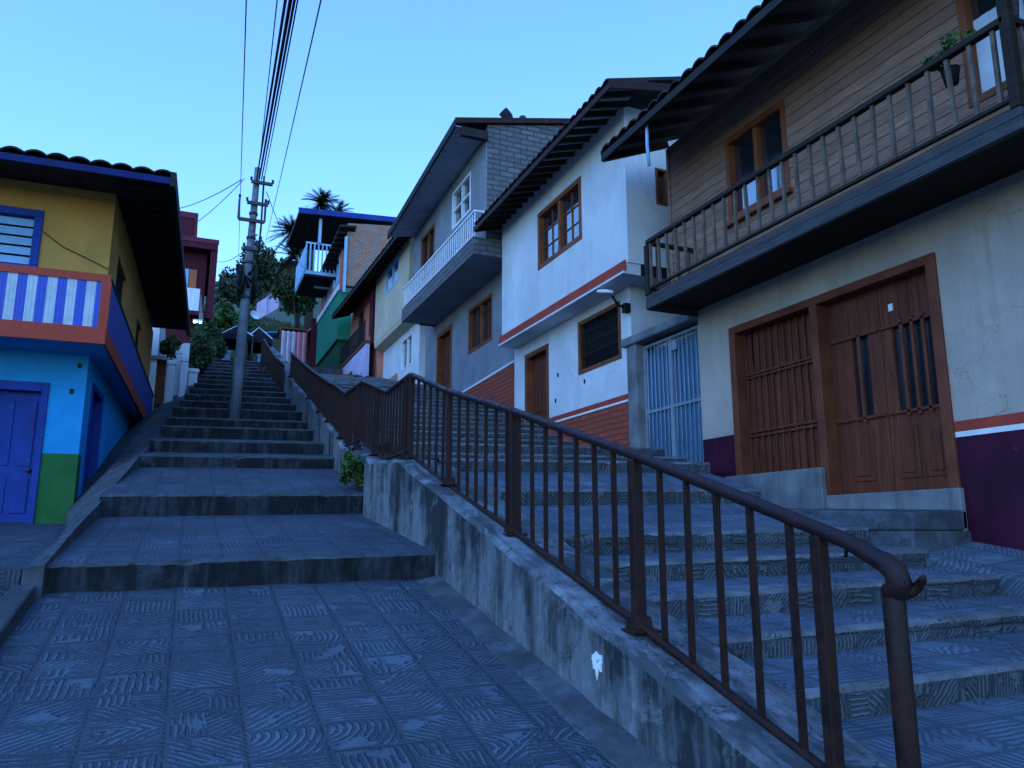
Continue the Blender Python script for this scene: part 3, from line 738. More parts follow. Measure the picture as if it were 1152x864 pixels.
# balcony
bx0, by0, by1 = 5.26, 3.2, 7.97
mb = MB(); mb.box(bx0, 5.998, by0, by1, 2.86, 2.93); mb.build('balcony_floor', M['darkwood'], hs)
mb = MB(); mb.box(bx0-.05, bx0, by0-.04, by1+.03, 2.78, 2.96); mb.box(bx0, 5.998, by1, by1+.05, 2.78, 2.96); mb.box(bx0, 5.998, by0-.05, by0, 2.78, 2.96)
mb.build('balcony_beam', M['beam'], hs, bev=.012)
br = MB()
br.box(bx0-.05, bx0+.02, by0, by1, 3.645, 3.7); br.box(bx0-.035, bx0+.005, by0, by1, 3.03, 3.065)
for yy in (by0, by1): br.box(bx0, 5.998, yy-.03, yy+.03, 3.646, 3.699); br.box(bx0, 5.998, yy-.018, yy+.018, 3.031, 3.064)
bal = br.build('balcony_railing', M['darkwood'], hs, bev=.008)
for yy in (by0, by1):
    p = MB(); p.box(bx0-.05, bx0+.03, yy-.04, yy+.04, 2.965, 4.5 if yy == by0 else 3.64); p.build('balcony_post', M['darkwood'], hs, bev=.01)
p = MB(); p.lathe((5.6, 3.36, 2.935), [(.05,0),(.05,.15),(.035,.2),(.06,.35),(.04,.5),(.06,.7),(.035,.9),(.05,1.05),(.05,1.9)], 10); p.build('turned_column', M['beam'], hs)
n = 26
for i in range(n):
    yy = by0+(by1-by0)*(i+.6)/n
    q = MB(); j = random.uniform(-.012,.012); q.bar((bx0-.015,yy+j,3.065), (bx0-.015,yy-j,3.645), .03, .03, up=(0,1,0)); q.build('baluster', M['baluster'], bal)
for k in range(4):
    for yy in (by0, by1):
        q = MB(); xx = bx0+.72*(k+.8)/4.4; q.bar((xx,yy,3.064), (xx,yy,3.646), .03, .03, up=(0,1,0)); q.build('baluster', M['baluster'], bal)
eave_roof(hs, (4.95,8.6,5.16), (4.95,-1.2,5.16), 4.5, 1.75, 1, 6.0, 5.3, M['fascia'], M['rafter'], M['soffit'], .44, .23, .06, rd=(.07,.09))
q = MB(); q.tube([(5.04,7.57,5.08),(5.035,7.57,4.8),(5.05,7.565,4.52)], .022, 8); q.build('drain_pipe', M['palebl'], hs)
# threshold blocks and the porch in front of the door
pc = thing('door_porch', 'rough concrete porch of two layers in front of the brown double door', 'porch', (5.6, 6, -.1))
mb = MB(); mb.box(5.94, 5.998, 4.5, 5.98, -.2, .375); mb.build('door_sill', M['palebl'] if False else M['conc'], pc, bev=.012)
mb = MB(); mb.box(5.9, 5.998, 5.98, 7.52, -.2, .66); mb.build('shutter_sill', M['conc'], pc, bev=.015)
mb = MB(); mb.box(5.33, 6.0, 4.48, 7.5, -.4, .02); mb.build('porch_base', M['kerb'], pc, bev=.015)
mb = MB(); mb.hexa([(5.36,4.5,.022),(6.0,4.5,.022),(6.0,7.5,.022),(5.36,7.5,.022)], [(5.36,4.5,.165),(6.0,4.5,.195),(6.0,7.5,.3),(5.36,7.5,.3)]); mb.build('porch_slab', M['kerb'], pc, bev=.018)
mb = MB(); mb.hexa([(5.38,1,-1.6),(5.99,1,-1.6),(5.99,4.47,-1.6),(5.3,4.47,-1.6)], [(5.38,1,-.72),(5.99,1,-.62),(5.99,4.47,-.06),(5.3,4.47,-.17)]); tag(struct(mb.build('pavement_slab', M['tread_r'], bev=.02)), None, None)
# plant on the balcony
pl = thing('potted_plant', 'small leafy pot plant hung behind the timber balcony rail', 'plant', (5.3,3.75,3.7))
mb = MB(); mb.lathe((5.37,3.75,3.5), [(.05,0),(.07,.12),(.075,.13)], 10); mb.build('pot', M['fascia'], pl)
def leaves(mb, c, r, n, size, rng, squash=1., clumps=14, mi=0):
    cl = []
    for i in range(clumps):
        d = Vector((rng.gauss(0,1), rng.gauss(0,1), rng.gauss(0,1))).normalized()*rng.uniform(.35, .95)
        cl.append((Vector(c)+Vector((d.x*r[0], d.y*r[1], d.z*r[2])), rng.uniform(.22, .5)))
    for i in range(n):
        k = cl[i % clumps]; d = Vector((rng.gauss(0,1), rng.gauss(0,1), rng.gauss(0,1)*squash)).normalized()*(rng.random()**.45)
        p = k[0]+Vector((d.x*r[0], d.y*r[1], d.z*r[2]))*k[1]
        s = size*rng.uniform(.6, 1.4)
        a = Vector((rng.gauss(0,1), rng.gauss(0,1), rng.gauss(0,.8))).normalized(); b = a.cross(Vector((rng.gauss(0,1), rng.gauss(0,1), rng.gauss(0,1)))).normalized()
        mb.face([p-a*s, p+b*s*.45, p+a*s, p-b*s*.45], mi)
mb = MB(); leaves(mb, (5.33,3.7,3.77), (.12,.22,.13), 190, .035, random.Random(4)); mb.build('foliage', M['leaf2'], pl, fixn=False)

# ------------------------------------------------------------------ blue gate between the houses
gt = thing('metal_gate', 'pale blue barred metal gate under a concrete lintel between two houses', 'gate', (6,8.7,.75))
mb = MB(); mb.box(5.9, 6.2, 9.36, 9.62, -.5, 2.72); mb.build('pillar', M['conc'], gt, bev=.015)
mb = MB(); mb.box(5.86, 6.3, 8.0, 9.72, 2.722, 2.86); mb.build('lintel', M['conc'], gt, bev=.03)
mb = MB()
for i in range(22):
    a = 8.03+1.3*i/22; mb.box(6.06, 6.07+.015*(i % 2), a, a+.059, .82, 2.52+.07*((i*7) % 5 > 1))
mb.build('sheet', M['gateblue'], gt)
fr = MB()
for (a, b, c, d) in ((8.01,8.05,.78,2.68),(9.31,9.35,.78,2.68),(8.65,8.72,.78,2.64)): fr.box(6.02, 6.055, a, b, c, d)
fr.box(6.02, 6.054, 8.05, 9.31, 2.64, 2.68); fr.box(6.02, 6.054, 8.05, 9.31, .78, .82); fr.box(6.019, 6.053, 8.05, 9.31, 1.68, 1.72)
fr.build('gate_frame', M['gatebar'], gt)
for i in range(13):
    a = 8.1+1.17*i/12
    if abs(a-8.685) < .045: continue
    q = MB(); q.tube([(6.035,a,.82), (6.035,a,2.64)], .011, 6); q.build('bar', M['gatebar'], gt)
mb = MB(); mb.box(6.0, 6.018, 8.5, 8.62, 2.46, 2.6); mb.build('lock_plate', M['gatebar'], gt)
mb = MB(); mb.box(5.95, 6.3, 8.0, 9.36, .3, .77); mb.build('threshold', M['conc'], gt, bev=.015)
pw = thing('passage_dark_panel', 'near-black panel added as shade in the narrow gap above the blue gate', 'wall', (7.4,8.8,0))
mb = MB(); mb.box(7.4, 7.5, 8.0, 9.7, 0, 4.6); mb.build('wall_body', M['dark'], pw)  # near-black panel added for the dark void between the houses

# ------------------------------------------------------------------ white house
hw = thing('white_house', 'white rendered house with red slab band and red brick base', 'house', (8,11.8,1.3))
G = 5.68; fu = FM('-x', G)
mb = MB(); panel(mb, fx, 9.625, 14.12, -.3, 3.7, .25, [(12.5,13.58,1.2,3.46),(9.92,11.33,2.63,3.55)]); mb.box(6.25, 11, 9.625, 9.85, -.3, 3.7); mb.box(6.25, 11, 13.9, 14.12, -.3, 3.7); mb.box(10.8, 11, 9.85, 13.9, -.3, 6.2)
mb.build('lower_wall', M['white'], hw)
mb = MB(); panel(mb, fu, 9.14, 14.02, 3.87, 6.36, .2, [(10.53,12.25,4.74,5.85)]); fe = FM('-y', 9.14)
mb.box(5.88, 6.2, 9.14, 9.34, 3.87, 6.36); mb.box(6.2, 7.2, 9.14, 9.34, 3.87, 4.86); mb.box(6.42, 11, 9.14, 9.34, 4.86, 6.36); mb.box(6.2, 6.42, 9.14, 9.34, 5.45, 6.36); mb.box(7.2, 11, 9.14, 9.34, 3.87, 4.86)
mb.box(5.88, 11, 13.82, 14.02, 3.87, 6.36)
mb.build('upper_wall', M['white'], hw)
mb = MB(); mb.box(5.6, 5.98, 9.16, 14.03, 3.7, 3.735); mb.box(5.98, 11, 9.16, 14.02, 3.702, 3.868); mb.box(5.645, 5.98, 9.16, 14.03, 3.735, 3.868); mb.build('floor_slab', M['white'], hw)
mb = MB(); mb.box(5.625, 5.643, 9.14, 14.05, 3.738, 3.9); mb.build('slab_band', M['redband'], hw)
mb = MB(); mb.box(5.9, 7.2, 9.12, 9.158, 3.7, 3.86); mb.build('slab_end', M['dark'], hw)
mb = MB()
for (a, b) in ((9.63,12.5),(13.58,14.12)): mb.box(5.985, 5.999, a, b, -.3, 1.93)
mb.build('brick_base', M['brickred'], hw)
mb = MB()
for (a, b) in ((9.63,12.5),): mb.box(5.975, 5.999, a, b, 1.932, 1.965, 0); mb.box(5.98, 5.999, a, b, 1.967, 2.05, 1)
mb.build('base_trim', [M['whiteband'], M['redband']], hw)
panel_door(hw, fx, 12.5, 13.58, 1.4, 3.46, M['doorwood'], M['winframe'], .09, .13)
window(hw, fx, 9.92, 11.33, 2.63, 3.55, M['winframe'], 1, 1, .07, bars=14, gmat=M['dark'])
window(hw, fu, 10.53, 12.25, 4.74, 5.85, M['winframe'], 2, 1, .09, muntin=(2,3))
window(hw, fe, 6.2, 6.42, 4.86, 5.45, M['winframe'], 1, 1, .04)
eave_roof(hw, (5.08,8.55,6.28), (5.08,14.12,6.22), 4, 1.1, 1, 5.68, 6.4, M['redfascia'], M['rafter'], M['soffit_g'], .27, .2, .05, rd=(.055,.08))
mb = MB(); mb.bar((5.08,8.53,6.22), (8.9,8.53,6.9), .03, .12); mb.build('end_fascia', M['redfascia'], hw)
for (y0, z0) in ((12.1,2.75),(11.1,2.45),(12.2,2.3)):
    q = MB(); q.box(5.985, 5.999, y0, y0+.035, z0, z0+.07); q.build('wall_mark', M['black'], hw)  # little black boxes added for the dark spots on the white wall
lm = thing('street_lamp', 'pale flat lamp head on a short bracket under the white house slab', 'street lamp', (5.98,9.7,3.45))
mb = MB(); mb.prism([(9.6,3.53),(9.8,3.59),(9.96,3.64),(9.96,3.68),(9.8,3.65),(9.61,3.58)], 'x', 5.6, 5.7); mb.build('lamp_head', M['whitemetal'], lm, bev=.015)
mb = MB(); mb.tube([(5.98,9.66,3.34),(5.8,9.66,3.38),(5.68,9.62,3.5)], .022, 8); mb.box(5.9, 5.998, 9.62, 9.72, 3.28, 3.42); mb.build('bracket', M['black'], lm)

# ------------------------------------------------------------------ grey house
hg = thing('grey_house', 'grey block house with pale sheet soffit and white railed balcony', 'house', (8,17,2.6))
mb = MB(); panel(mb, fx, 14.13, 20.6, .6, 5.62, .25, [(18.2,19.5,2.9,5.3),(15.38,16.95,4.2,5.3)]); mb.box(6.25, 12, 20.4, 20.6, .6, 5.62)
mb.build('lower_wall', M['grey'], hg)
U = 5.38; fg = FM('-x', U)
mb = MB(); panel(mb, fg, 14.192, 19.85, 5.9, 8.3, .2, [(15.15,16.45,7.12,8.0),(17.85,19.1,6.9,7.82)])
mb.build('upper_wall', M['grey'], hg)
mb = MB(); mb.prism([(5.40,5.985),(5.99,5.985),(5.99,5.625),(12,5.625),(12,9.7),(8.5,9.28),(5.40,8.62)], 'y', 14.185, 14.4); mb.prism([(5.58,5.62),(12,5.62),(12,9.3),(5.58,8.25)], 'y', 19.65, 19.85); mb.box(11.8, 12, 14.4, 19.65, .6, 9.2)
mb.build('side_wall', M['greyblock'], hg)
mb = MB(); mb.box(5.08, 6.0, 14.06, 19.75, 5.62, 5.97); mb.build('balcony_slab', M['grey'], hg)
mb = MB(); mb.box(5.06, 5.079, 14.04, 19.75, 5.615, 5.98); mb.box(5.079, 6.0, 14.04, 14.059, 5.615, 5.98); mb.build('balcony_facing', M['greyblock'], hg)
r = MB(); r.box(5.08, 5.12, 14.08, 19.7, 6.55, 6.59); r.box(5.08, 5.12, 14.08, 19.7, 6.03, 6.06); r.box(5.12, 5.38, 14.08, 14.12, 6.55, 6.59); rl = r.build('balcony_railing', M['whitemetal'], hg)
for i in range(40):
    yy = 14.1+5.58*i/39; q = MB(); q.box(5.09, 5.11, yy-.011, yy+.011, 5.985, 6.55); q.build('baluster', M['whitemetal'], rl)
panel_door(hg, fx, 18.2, 19.5, 2.9, 5.3, M['doorwood'], M['winframe'], .12, .13)
window(hg, fx, 15.38, 16.95, 4.2, 5.3, M['winframe'], 2, 1, .08, gmat=M['glass'], muntin=(2,1))
window(hg, fg, 15.15, 16.45, 7.05, 8.0, M['whitemetal'], 2, 2, .06)
window(hg, fg, 17.85, 19.1, 6.6, 7.82, M['winframe'], 2, 1, .09, gmat=M['dark'])
mb = MB()
e0, e1 = Vector((4.68,14.15,8.42)), Vector((4.68,19.9,8.06))
mb.hexa([e0, e1, Vector((5.4,19.9,8.2)), Vector((5.4,14.15,8.36))], [e0+Vector((0,0,.02)), e1+Vector((0,0,.02)), Vector((5.4,19.9,8.22)), Vector((5.4,14.15,8.38))])
for t in (.18,.36,.54,.72,.9):
    p = e0.lerp(e1, t); mb.bar(p+Vector((.02,0,-.01)), Vector((5.38,p.y,p.z+.02)), .03, .03)
mb.build('soffit', M['soffit_g'], hg)
mb = MB(); mb.hexa([e0+Vector((-.03,-.05,.05)), e1+Vector((-.03,.05,.05)), Vector((8.5,19.95,9.05)), Vector((8.5,14.1,9.3))], [e0+Vector((-.03,-.05,.17)), e1+Vector((-.03,.05,.17)), Vector((8.5,19.95,9.17)), Vector((8.5,14.1,9.42))])
mb.hexa([Vector((8.5,14.1,9.3)), Vector((8.5,19.95,9.05)), Vector((12.3,19.95,9.4)), Vector((12.3,14.1,9.75))], [Vector((8.5,14.1,9.42)), Vector((8.5,19.95,9.17)), Vector((12.3,19.95,9.52)), Vector((12.3,14.1,9.87))])
mb.build('roof', M['redfascia'], hg)
mb = MB(); mb.bar(e0+Vector((-.03,-.03,.02)), e1+Vector((-.03,.03,.02)), .04, .14); mb.box(4.78, 5.38, 14.08, 14.19, 8.22, 8.41); mb.build('fascia', M['fascia'], hg)
mb = MB(); mb.tube([(6.62,15.9,8.7),(6.62,15.9,9.85),(6.58,15.9,10.0),(6.45,15.9,10.12)], .13, 10); mb.build('chimney', M['black'], hg)
mb = MB(); mb.tube([(6.98,15.9,8.8),(6.98,15.9,10.0)], .05, 8); mb.lathe((6.98,15.9,10.0), [(.09,0),(.09,.08),(.03,.12)], 8); mb.build('vent_pipe', M['steel'], hg)
# sloping red brick skirt that follows the steps
mb = MB(); mb.prism([(14.13,1.4),(18.2,2.6),(18.2,3.28),(14.13,3.42)], 'x', 5.975, 5.999); mb.build('brick_base', M['brickred'], hg)
mb = MB(); mb.prism([(14.13,3.423),(18.2,3.283),(18.2,3.33),(14.13,3.47)], 'x', 5.97, 5.999); mb.build('base_trim', M['whiteband'], hg)

# ------------------------------------------------------------------ cream-yellow house
hc = thing('cream_house', 'pale yellow house with a rounded overhanging upper storey and dark tiled eave', 'house', (8,22.8,3.6))
fc = FM('-x', 5.46); fl = FM('-x', 5.82)
mb = MB(); panel(mb, fl, 20.62, 25.0, 2.8, 6.25, .2, [(21.35,22.6,4.85,5.83)]); mb.box(6.02, 11, 24.8, 25, 2.8, 6.25); mb.box(6.02, 11, 20.62, 20.8, 2.8, 6.25); mb.build('lower_wall', M['white'], hc)
mb = MB(); panel(mb, fc, 20.62, 24.9, 6.25, 8.75, .2, [(21.8,23.5,7.5,8.35)]); mb.box(5.66, 11, 20.62, 20.8, 6.25, 8.75); mb.box(5.66, 11, 24.7, 24.9, 6.25, 8.75); mb.build('upper_wall', M['yellowc'], hc)
mb = MB(); mb.prism([(5.46,6.25),(5.5,6.08),(5.82,6.0),(6.2,6.0),(6.2,6.25)], 'y', 20.6, 24.92); mb.build('floor_slab', M['yellowc'], hc)
window(hc, fl, 21.35, 22.6, 4.85, 5.83, M['whitemetal'], 2, 1, .06); window(hc, fc, 21.8, 23.5, 7.5, 8.35, M['palebl'], 2, 1, .07, curtain=True)
mb = MB(); mb.box(5.79, 5.82, 23.0, 24.9, 2.8, 4.9); mb.build('base_panel', M['pink'], hc)
eave_roof(hc, (4.98,20.2,8.35), (4.78,29.6,8.35), 4, 1.3, 1, 5.45, 8.75, M['fascia'], M['rafter'], M['soffit'], .34, .22, .06)
# ------------------------------------------------------------------ salmon house
hp = thing('salmon_house', 'salmon house with a dark iron balcony over a lavender parapet', 'house', (8,27.4,5))
fp = FM('-x', 5.62)
mb = MB(); panel(mb, fp, 25.02, 30, 3.6, 8.7, .2, [(25.7,26.5,6.9,8.2),(27.5,28.4,6.9,8.2)]); mb.box(5.82, 11, 29.8, 30, 3.6, 8.7); mb.build('wall', M['pink'], hp)
window(hp, fp, 25.7, 26.5, 6.9, 8.2, M['brown'], 1, 1, .08, gmat=M['dark']); window(hp, fp, 27.5, 28.4, 6.9, 8.2, M['brown'], 1, 1, .08, gmat=M['dark'])
mb = MB(); mb.box(5.2, 5.62, 25.2, 29.7, 6.3, 6.42); mb.build('balcony_slab', M['brown'], hp)
r = MB(); r.box(5.2, 5.23, 25.2, 29.7, 7.1, 7.14); r.box(5.2, 5.23, 25.2, 29.7, 6.46, 6.49); rl = r.build('balcony_railing', M['black'], hp)
for i in range(34):
    yy = 25.22+4.46*i/33; q = MB(); q.box(5.205, 5.225, yy-.01, yy+.01, 6.42, 7.1); q.build('baluster', M['black'], rl)
mb = MB(); mb.prism([(25.1,4.2),(29.8,5.2),(29.8,6.28),(25.1,6.28)], 'x', 5.24, 5.36); mb.build('parapet', M['lav'], hp)
mb = MB(); mb.box(5.4, 5.6, 25.05, 25.25, 6.3, 8.6); mb.build('corner_post', M['maroon'], hp)
# ------------------------------------------------------------------ green house with blue balcony
hn = thing('green_house', 'tall green and brick house with a blue roof edge and pale blue balcony', 'house', (8,32,6))
fn = FM('-x', 5.2)
mb = MB(); mb.box(5.2, 12, 30.2, 35.5, 5, 7.6); mb.build('lower_wall', M['dkgreen'], hn)
mb = MB(); mb.box(5.1, 12, 30.1, 35.5, 7.6, 9.6); mb.build('green_wall', M['green'], hn)
mb = MB(); panel(mb, fn, 30.4, 35.5, 9.6, 12, .2, [(30.8,32.2,10.2,11.4),(33,34.6,10.2,11.4)]); mb.build('upper_wall', M['pink'], hn)
window(hn, fn, 30.8, 32.2, 10.2, 11.4, M['palebl'], 2, 1, .1); window(hn, fn, 33, 34.6, 10.2, 11.4, M['palebl'], 2, 1, .1)
mb = MB(); mb.prism([(5.2,9.6),(10,9.6),(10,12.7),(5.2,12.2)], 'y', 29.3, 29.6); mb.build('brick_gable', M['brick'], hn)
mb = MB(); mb.box(5.05, 5.098, 30.0, 35.5, 9.6, 9.85); mb.build('white_band', M['whiteband'], hn)
mb = MB(); mb.box(5.1, 5.2, 29.2, 29.3, 9.3, 11.6); mb.build('corner_post', M['palebl'], hn)
mb = MB(); A = [(4.85,29,11.9),(5.5,29,11.95),(5.3,33.2,10.8),(4.57,33.2,10.76)]; mb.hexa(A, [(p[0],p[1],p[2]+.08) for p in A])
for k in range(1, 12):
    t_ = k/12; a = Vector(A[0]).lerp(Vector(A[3]), t_); b = Vector(A[1]).lerp(Vector(A[2]), t_); mb.bar(a-Vector((0,0,.03)), b-Vector((0,0,.03)), .06, .06)
mb.build('lower_roof', M['fascia'], hn)
mb = MB(); mb.box(4.55, 5.2, 33.21, 33.3, 10.6, 10.78); mb.build('roof_trim', M['palebl'], hn)
mb = MB(); mb.hexa([(3.55,31.6,13.3),(8.5,31.6,13.6),(8.5,36,13.6),(3.55,36,13.3)], [(3.55,31.6,13.45),(8.5,31.6,13.75),(8.5,36,13.75),(3.55,36,13.45)]); mb.build('roof', M['fascia'], hn)
mb = MB(); mb.bar((3.52,31.58,13.4), (8.5,31.58,13.7), .05, .24); mb.build('fascia', M['bluepaint'], hn)
mb = MB(); mb.box(3.95, 5.5, 32, 35, 10.8, 10.95); mb.box(3.93, 3.949, 31.95, 35, 10.9, 12.0); mb.build('balcony', M['palebl'], hn)
mb = MB(); mb.box(3.97, 5.5, 32.02, 35, 10.7, 10.797); mb.build('underside_shade', M['dark'], hn)  # near-black sheet puts the shade under the pale balcony into colour
r = MB(); r.box(3.95, 5.4, 31.98, 32.02, 12.15, 12.22); rl = r.build('balcony_railing', M['palebl'], hn)
for i in range(9):
    xx = 3.98+1.35*i/8; q = MB(); q.box(xx-.03, xx+.03, 31.985, 32.015, 10.95, 12.15); q.build('baluster', M['palebl'], rl)
for xx in (4.5, 5.85):
    q = MB(); q.box(xx-.06, xx+.06, 31.9, 32.03, 12.2 if xx < 5 else 10.9, 13.3); q.build('roof_post', M['palebl'], hn)
# ------------------------------------------------------------------ small houses at the head of the stairs
hq = thing('roadside_house', 'small red and white roadside house with striped awnings beyond the green house', 'house', (5.6,38,7))
mb = MB(); mb.box(4.9, 9, 36, 42, 5.5, 10); mb.build('wall', M['maroon'], hq)
for i, (yy, mt) in enumerate(((36.2,'palecloth'),(38.2,'pink'),(40.2,'palebl'))):
    q = MB(); q.hexa([(4.1,yy,8.7),(4.9,yy,9.5),(4.9,yy+1.8,9.5),(4.1,yy+1.8,8.7)], [(4.1,yy,8.76),(4.9,yy,9.56),(4.9,yy+1.8,9.56),(4.1,yy+1.8,8.76)]); q.build('awning', M[mt], hq)
for i in range(4):
    q = MB(); q.box(4.15, 4.27, 36.3+1.8*i, 36.42+1.8*i, 6, 8.75); q.build('post', M['palecloth'] if i % 2 else M['green'], hq)
mb = MB(); mb.box(4.4, 4.9, 36, 41.5, 6, 7.5); mb.build('low_wall', M['pink'], hq)
st = thing('cloth_stall', 'street stall hung with pale and pink cloth at the head of the stairs', 'stall', (3.2,28.2,6.1))
mb = MB()
for i in range(14):
    a = 2.78+.86*i/14; mb.box(a, a+.0614, 28.0+.07*(i % 3), 28.06+.07*(i % 3), 6.05+.03*(i % 2), 7.2, 0 if i < 8 else 1)
mb.build('cloth', [M['palecloth'], M['pinkcloth']], st)
mb = MB()
for a in (2.74, 3.68): mb.box(a-.025, a+.025, 28.1, 28.15, 5.8, 7.3)
mb.box(2.7, 3.72, 28.1, 29.2, 7.3, 7.35); mb.build('frame', M['brown'], st)
def awning(label, x0, x1, y0, y1, zl, zp, mat, trim):
    t = thing('awning', label, 'awning', ((x0+x1)/2, (y0+y1)/2, 6.2))
    c = ((x0+x1)/2, (y0+y1)/2, zp); cs = [(x0,y0,zl),(x1,y0,zl),(x1,y1,zl),(x0,y1,zl)]
    m_ = MB()
    for i in range(4):
        a, b = cs[i], cs[(i+1) % 4]; m_.face([a, b, c]); m_.face([a, b, (b[0],b[1],b[2]-.18), (a[0],a[1],a[2]-.18)])
    cv = m_.build('canopy', mat, t)
    q = MB()
    for i in range(4): q.tube([cs[i], c], .025, 5)
    q.build('ribs', trim, cv)
    for (x, y_) in ((x0,y0),(x1,y0),(x1,y1),(x0,y1)):
        q = MB(); q.tube([(x,y_,6.1), (x,y_,zl)], .03, 6); q.build('pole', M['steel'], t)
awning('dark peaked awning left of the leaning pole at the top of the stairs', .8, 1.9, 29.6, 31.5, 7.28, 7.85, M['tarp'], M['whitemetal'])
awning('dark peaked awning behind the top railing beside the pink cloths', 1.72, 2.62, 29.7, 31.6, 7.25, 7.9, M['tarp'], M['whitemetal'])
t = thing('blue_canopy', 'flat bright blue canopy seen behind the dark awnings', 'canopy', (2.6,33,6.2))
mb = MB(); mb.hexa([(1.9,32.4,8.05),(3.3,32.4,8.25),(3.3,34,8.35),(1.9,34,8.15)], [(1.9,32.4,8.1),(3.3,32.4,8.3),(3.3,34,8.4),(1.9,34,8.2)]); mb.build('sheet', M['bluetarp'], t)
mb = MB(); mb.tube([(2.0,32.5,6.1),(2.0,32.5,8.06)], .04, 6); mb.tube([(3.2,32.5,6.1),(3.2,32.5,8.24)], .04, 6); mb.build('poles', M['steel'], t)
t = thing('street_kiosk', 'pale kiosk counter over a pink base in the shade under the awnings', 'kiosk', (1.7,33,6.2))
mb = MB(); mb.box(.9, 2.6, 32.2, 32.4, 6.1, 6.75); mb.build('base', M['pinkcloth'], t)
mb = MB(); mb.box(.95, 1.25, 32.25, 32.35, 6.75, 8); mb.box(2.3, 2.55, 32.25, 32.35, 6.75, 8); mb.box(.95, 2.55, 32.36, 32.4, 7.4, 8); mb.build('wall', M['palebl'], t)
mb = MB(); mb.box(.9, 2.6, 32.1, 32.45, 6.752, 6.82); mb.build('counter', M['whiteband'], t)
t = thing('hillside_wall', 'pale pink boundary wall with a dark gap stepping up the grassy hill', 'wall', (3.6,45,12.5))
mb = MB(); mb.prism([(3.0,12.0),(3.55,12.4),(3.55,13.5),(3.0,13.05)], 'y', 45, 45.2); mb.prism([(3.57,12.4),(4.2,12.9),(4.2,14.1),(3.57,13.5)], 'y', 45.1, 45.3); mb.build('wall_body', M['lav'], t)
mb = MB(); mb.prism([(3.65,13.35),(4.1,13.75),(4.1,13.95),(3.65,13.52)], 'y', 45.08, 45.098); mb.build('opening', M['dark'], t)
t = thing('hill_hut', 'small dark brown hut with a flat roof on the hilltop beside the palm', 'hut', (4.6,46,14.6))
mb = MB(); mb.box(4.45, 5.5, 46, 47.5, 14.2, 16.0); mb.build('wall', M['maroon'], t)
mb = MB(); mb.box(4.3, 5.6, 45.8, 47.6, 16.0, 16.15); mb.build('roof', M['redfascia'], t)
t = thing('satellite_dish', 'white satellite dish tilted on a short mast behind the leaning pole', 'satellite dish', (2.15,34,7.5))
mb = MB(); 
vs = [(0,0,0)]; fs = []
for r_ in (1, 2):
    for k in range(14): vs.append((.11*r_*cos(2*pi*k/14), .11*r_*sin(2*pi*k/14), .03*r_*r_))
for k in range(14): fs.append((0, 1+k, 1+(k+1) % 14)); fs.append((1+k, 15+k, 15+(k+1) % 14, 1+(k+1) % 14))
R = Matrix.Rotation(radians(70), 4, 'X') @ Matrix.Rotation(radians(25), 4, 'Y')
mb.mesh([tuple((R @ Vector(v))+Vector((2.15,34,9.25))) for v in vs], fs, 0, True); mb.build('dish', M['whitemetal'], t)
mb = MB(); mb.tube([(2.15,34.06,6.1),(2.15,34.06,9.25)], .03, 6); mb.build('mast', M['steel'], t)

# ------------------------------------------------------------------ blue and yellow house (left), local frame: corner at the origin, x < 0 inside, y up the street
hb = thing('blue_house', 'sky blue and yellow corner house with a striped balcony and dark corrugated eaves', 'house', (-1.33,11.5,.1), rotz=-radians(1.34))
ff = FM('-y', 0.); fs_ = FM('+x', 0.)
mb = MB(); panel(mb, ff, -7, 0, -.5, 2.32, .2, [(-1.06,-.48,.02,1.76)], 0, [(-.6,.92,1)])
mb.build('front_wall', [M['sky_blue'], M['balgreen']], hb)
mb = MB(); panel(mb, fs_, .202, 8.6, -.5, 2.32, .2, [(.55,1.75,.15,1.98)], 0, [])
mb.box(-.2, 0, .2005, .26, -.5, .92, 1)
mb.box(-7, -.2, 8.4, 8.6, -.5, 2.32); mb.box(-7, -6.8, .2, 8.4, -.5, 2.32); mb.build('side_wall', [M['sky_blue'], M['balgreen']], hb)
d = MB(); ff.box(d, -1.02, -.5, .02, 1.72, -.16, -.1); 
for (a, b, c, e) in ((-.99,-.8,.15,.6),(-.72,-.55,.15,.6),(-.99,-.8,.75,1.6),(-.72,-.55,.75,1.6)): ff.box(d, a, b, c, e, -.1, -.085)
do = d.build('door', M['bluepaint'], hb, bev=.006)
q = MB(); q.lathe((0,0,0), [(.015,0),(.035,.02),(.03,.05)], 8)
q2 = MB(); q2.mesh([(-.56+v[0], .1-v[2]-.01, .7+v[1]) for v in q.v], q.f, 0, True); q2.build('knob', M['steel'], do)
f = MB(); ff.box(f, -.5, -.42, .0, 1.84, -.16, .03); ff.box(f, -1.7, -.5, 1.72, 1.84, -.16, .03); ff.box(f, -1.7, -1.04, .0, 1.72, -.16, .0); f.build('door_frame', M['bluepaint'], hb, bev=.006)
d = MB(); fs_.box(d, .55, 1.75, .15, 1.98, -.16, -.08); fs_.box(d, .55, .63, .15, 1.98, -.08, .02); fs_.box(d, 1.67, 1.75, .15, 1.98, -.08, .02); fs_.box(d, .63, 1.67, 1.9, 1.98, -.08, .02); d.build('side_door', M['bluepaint'], hb)
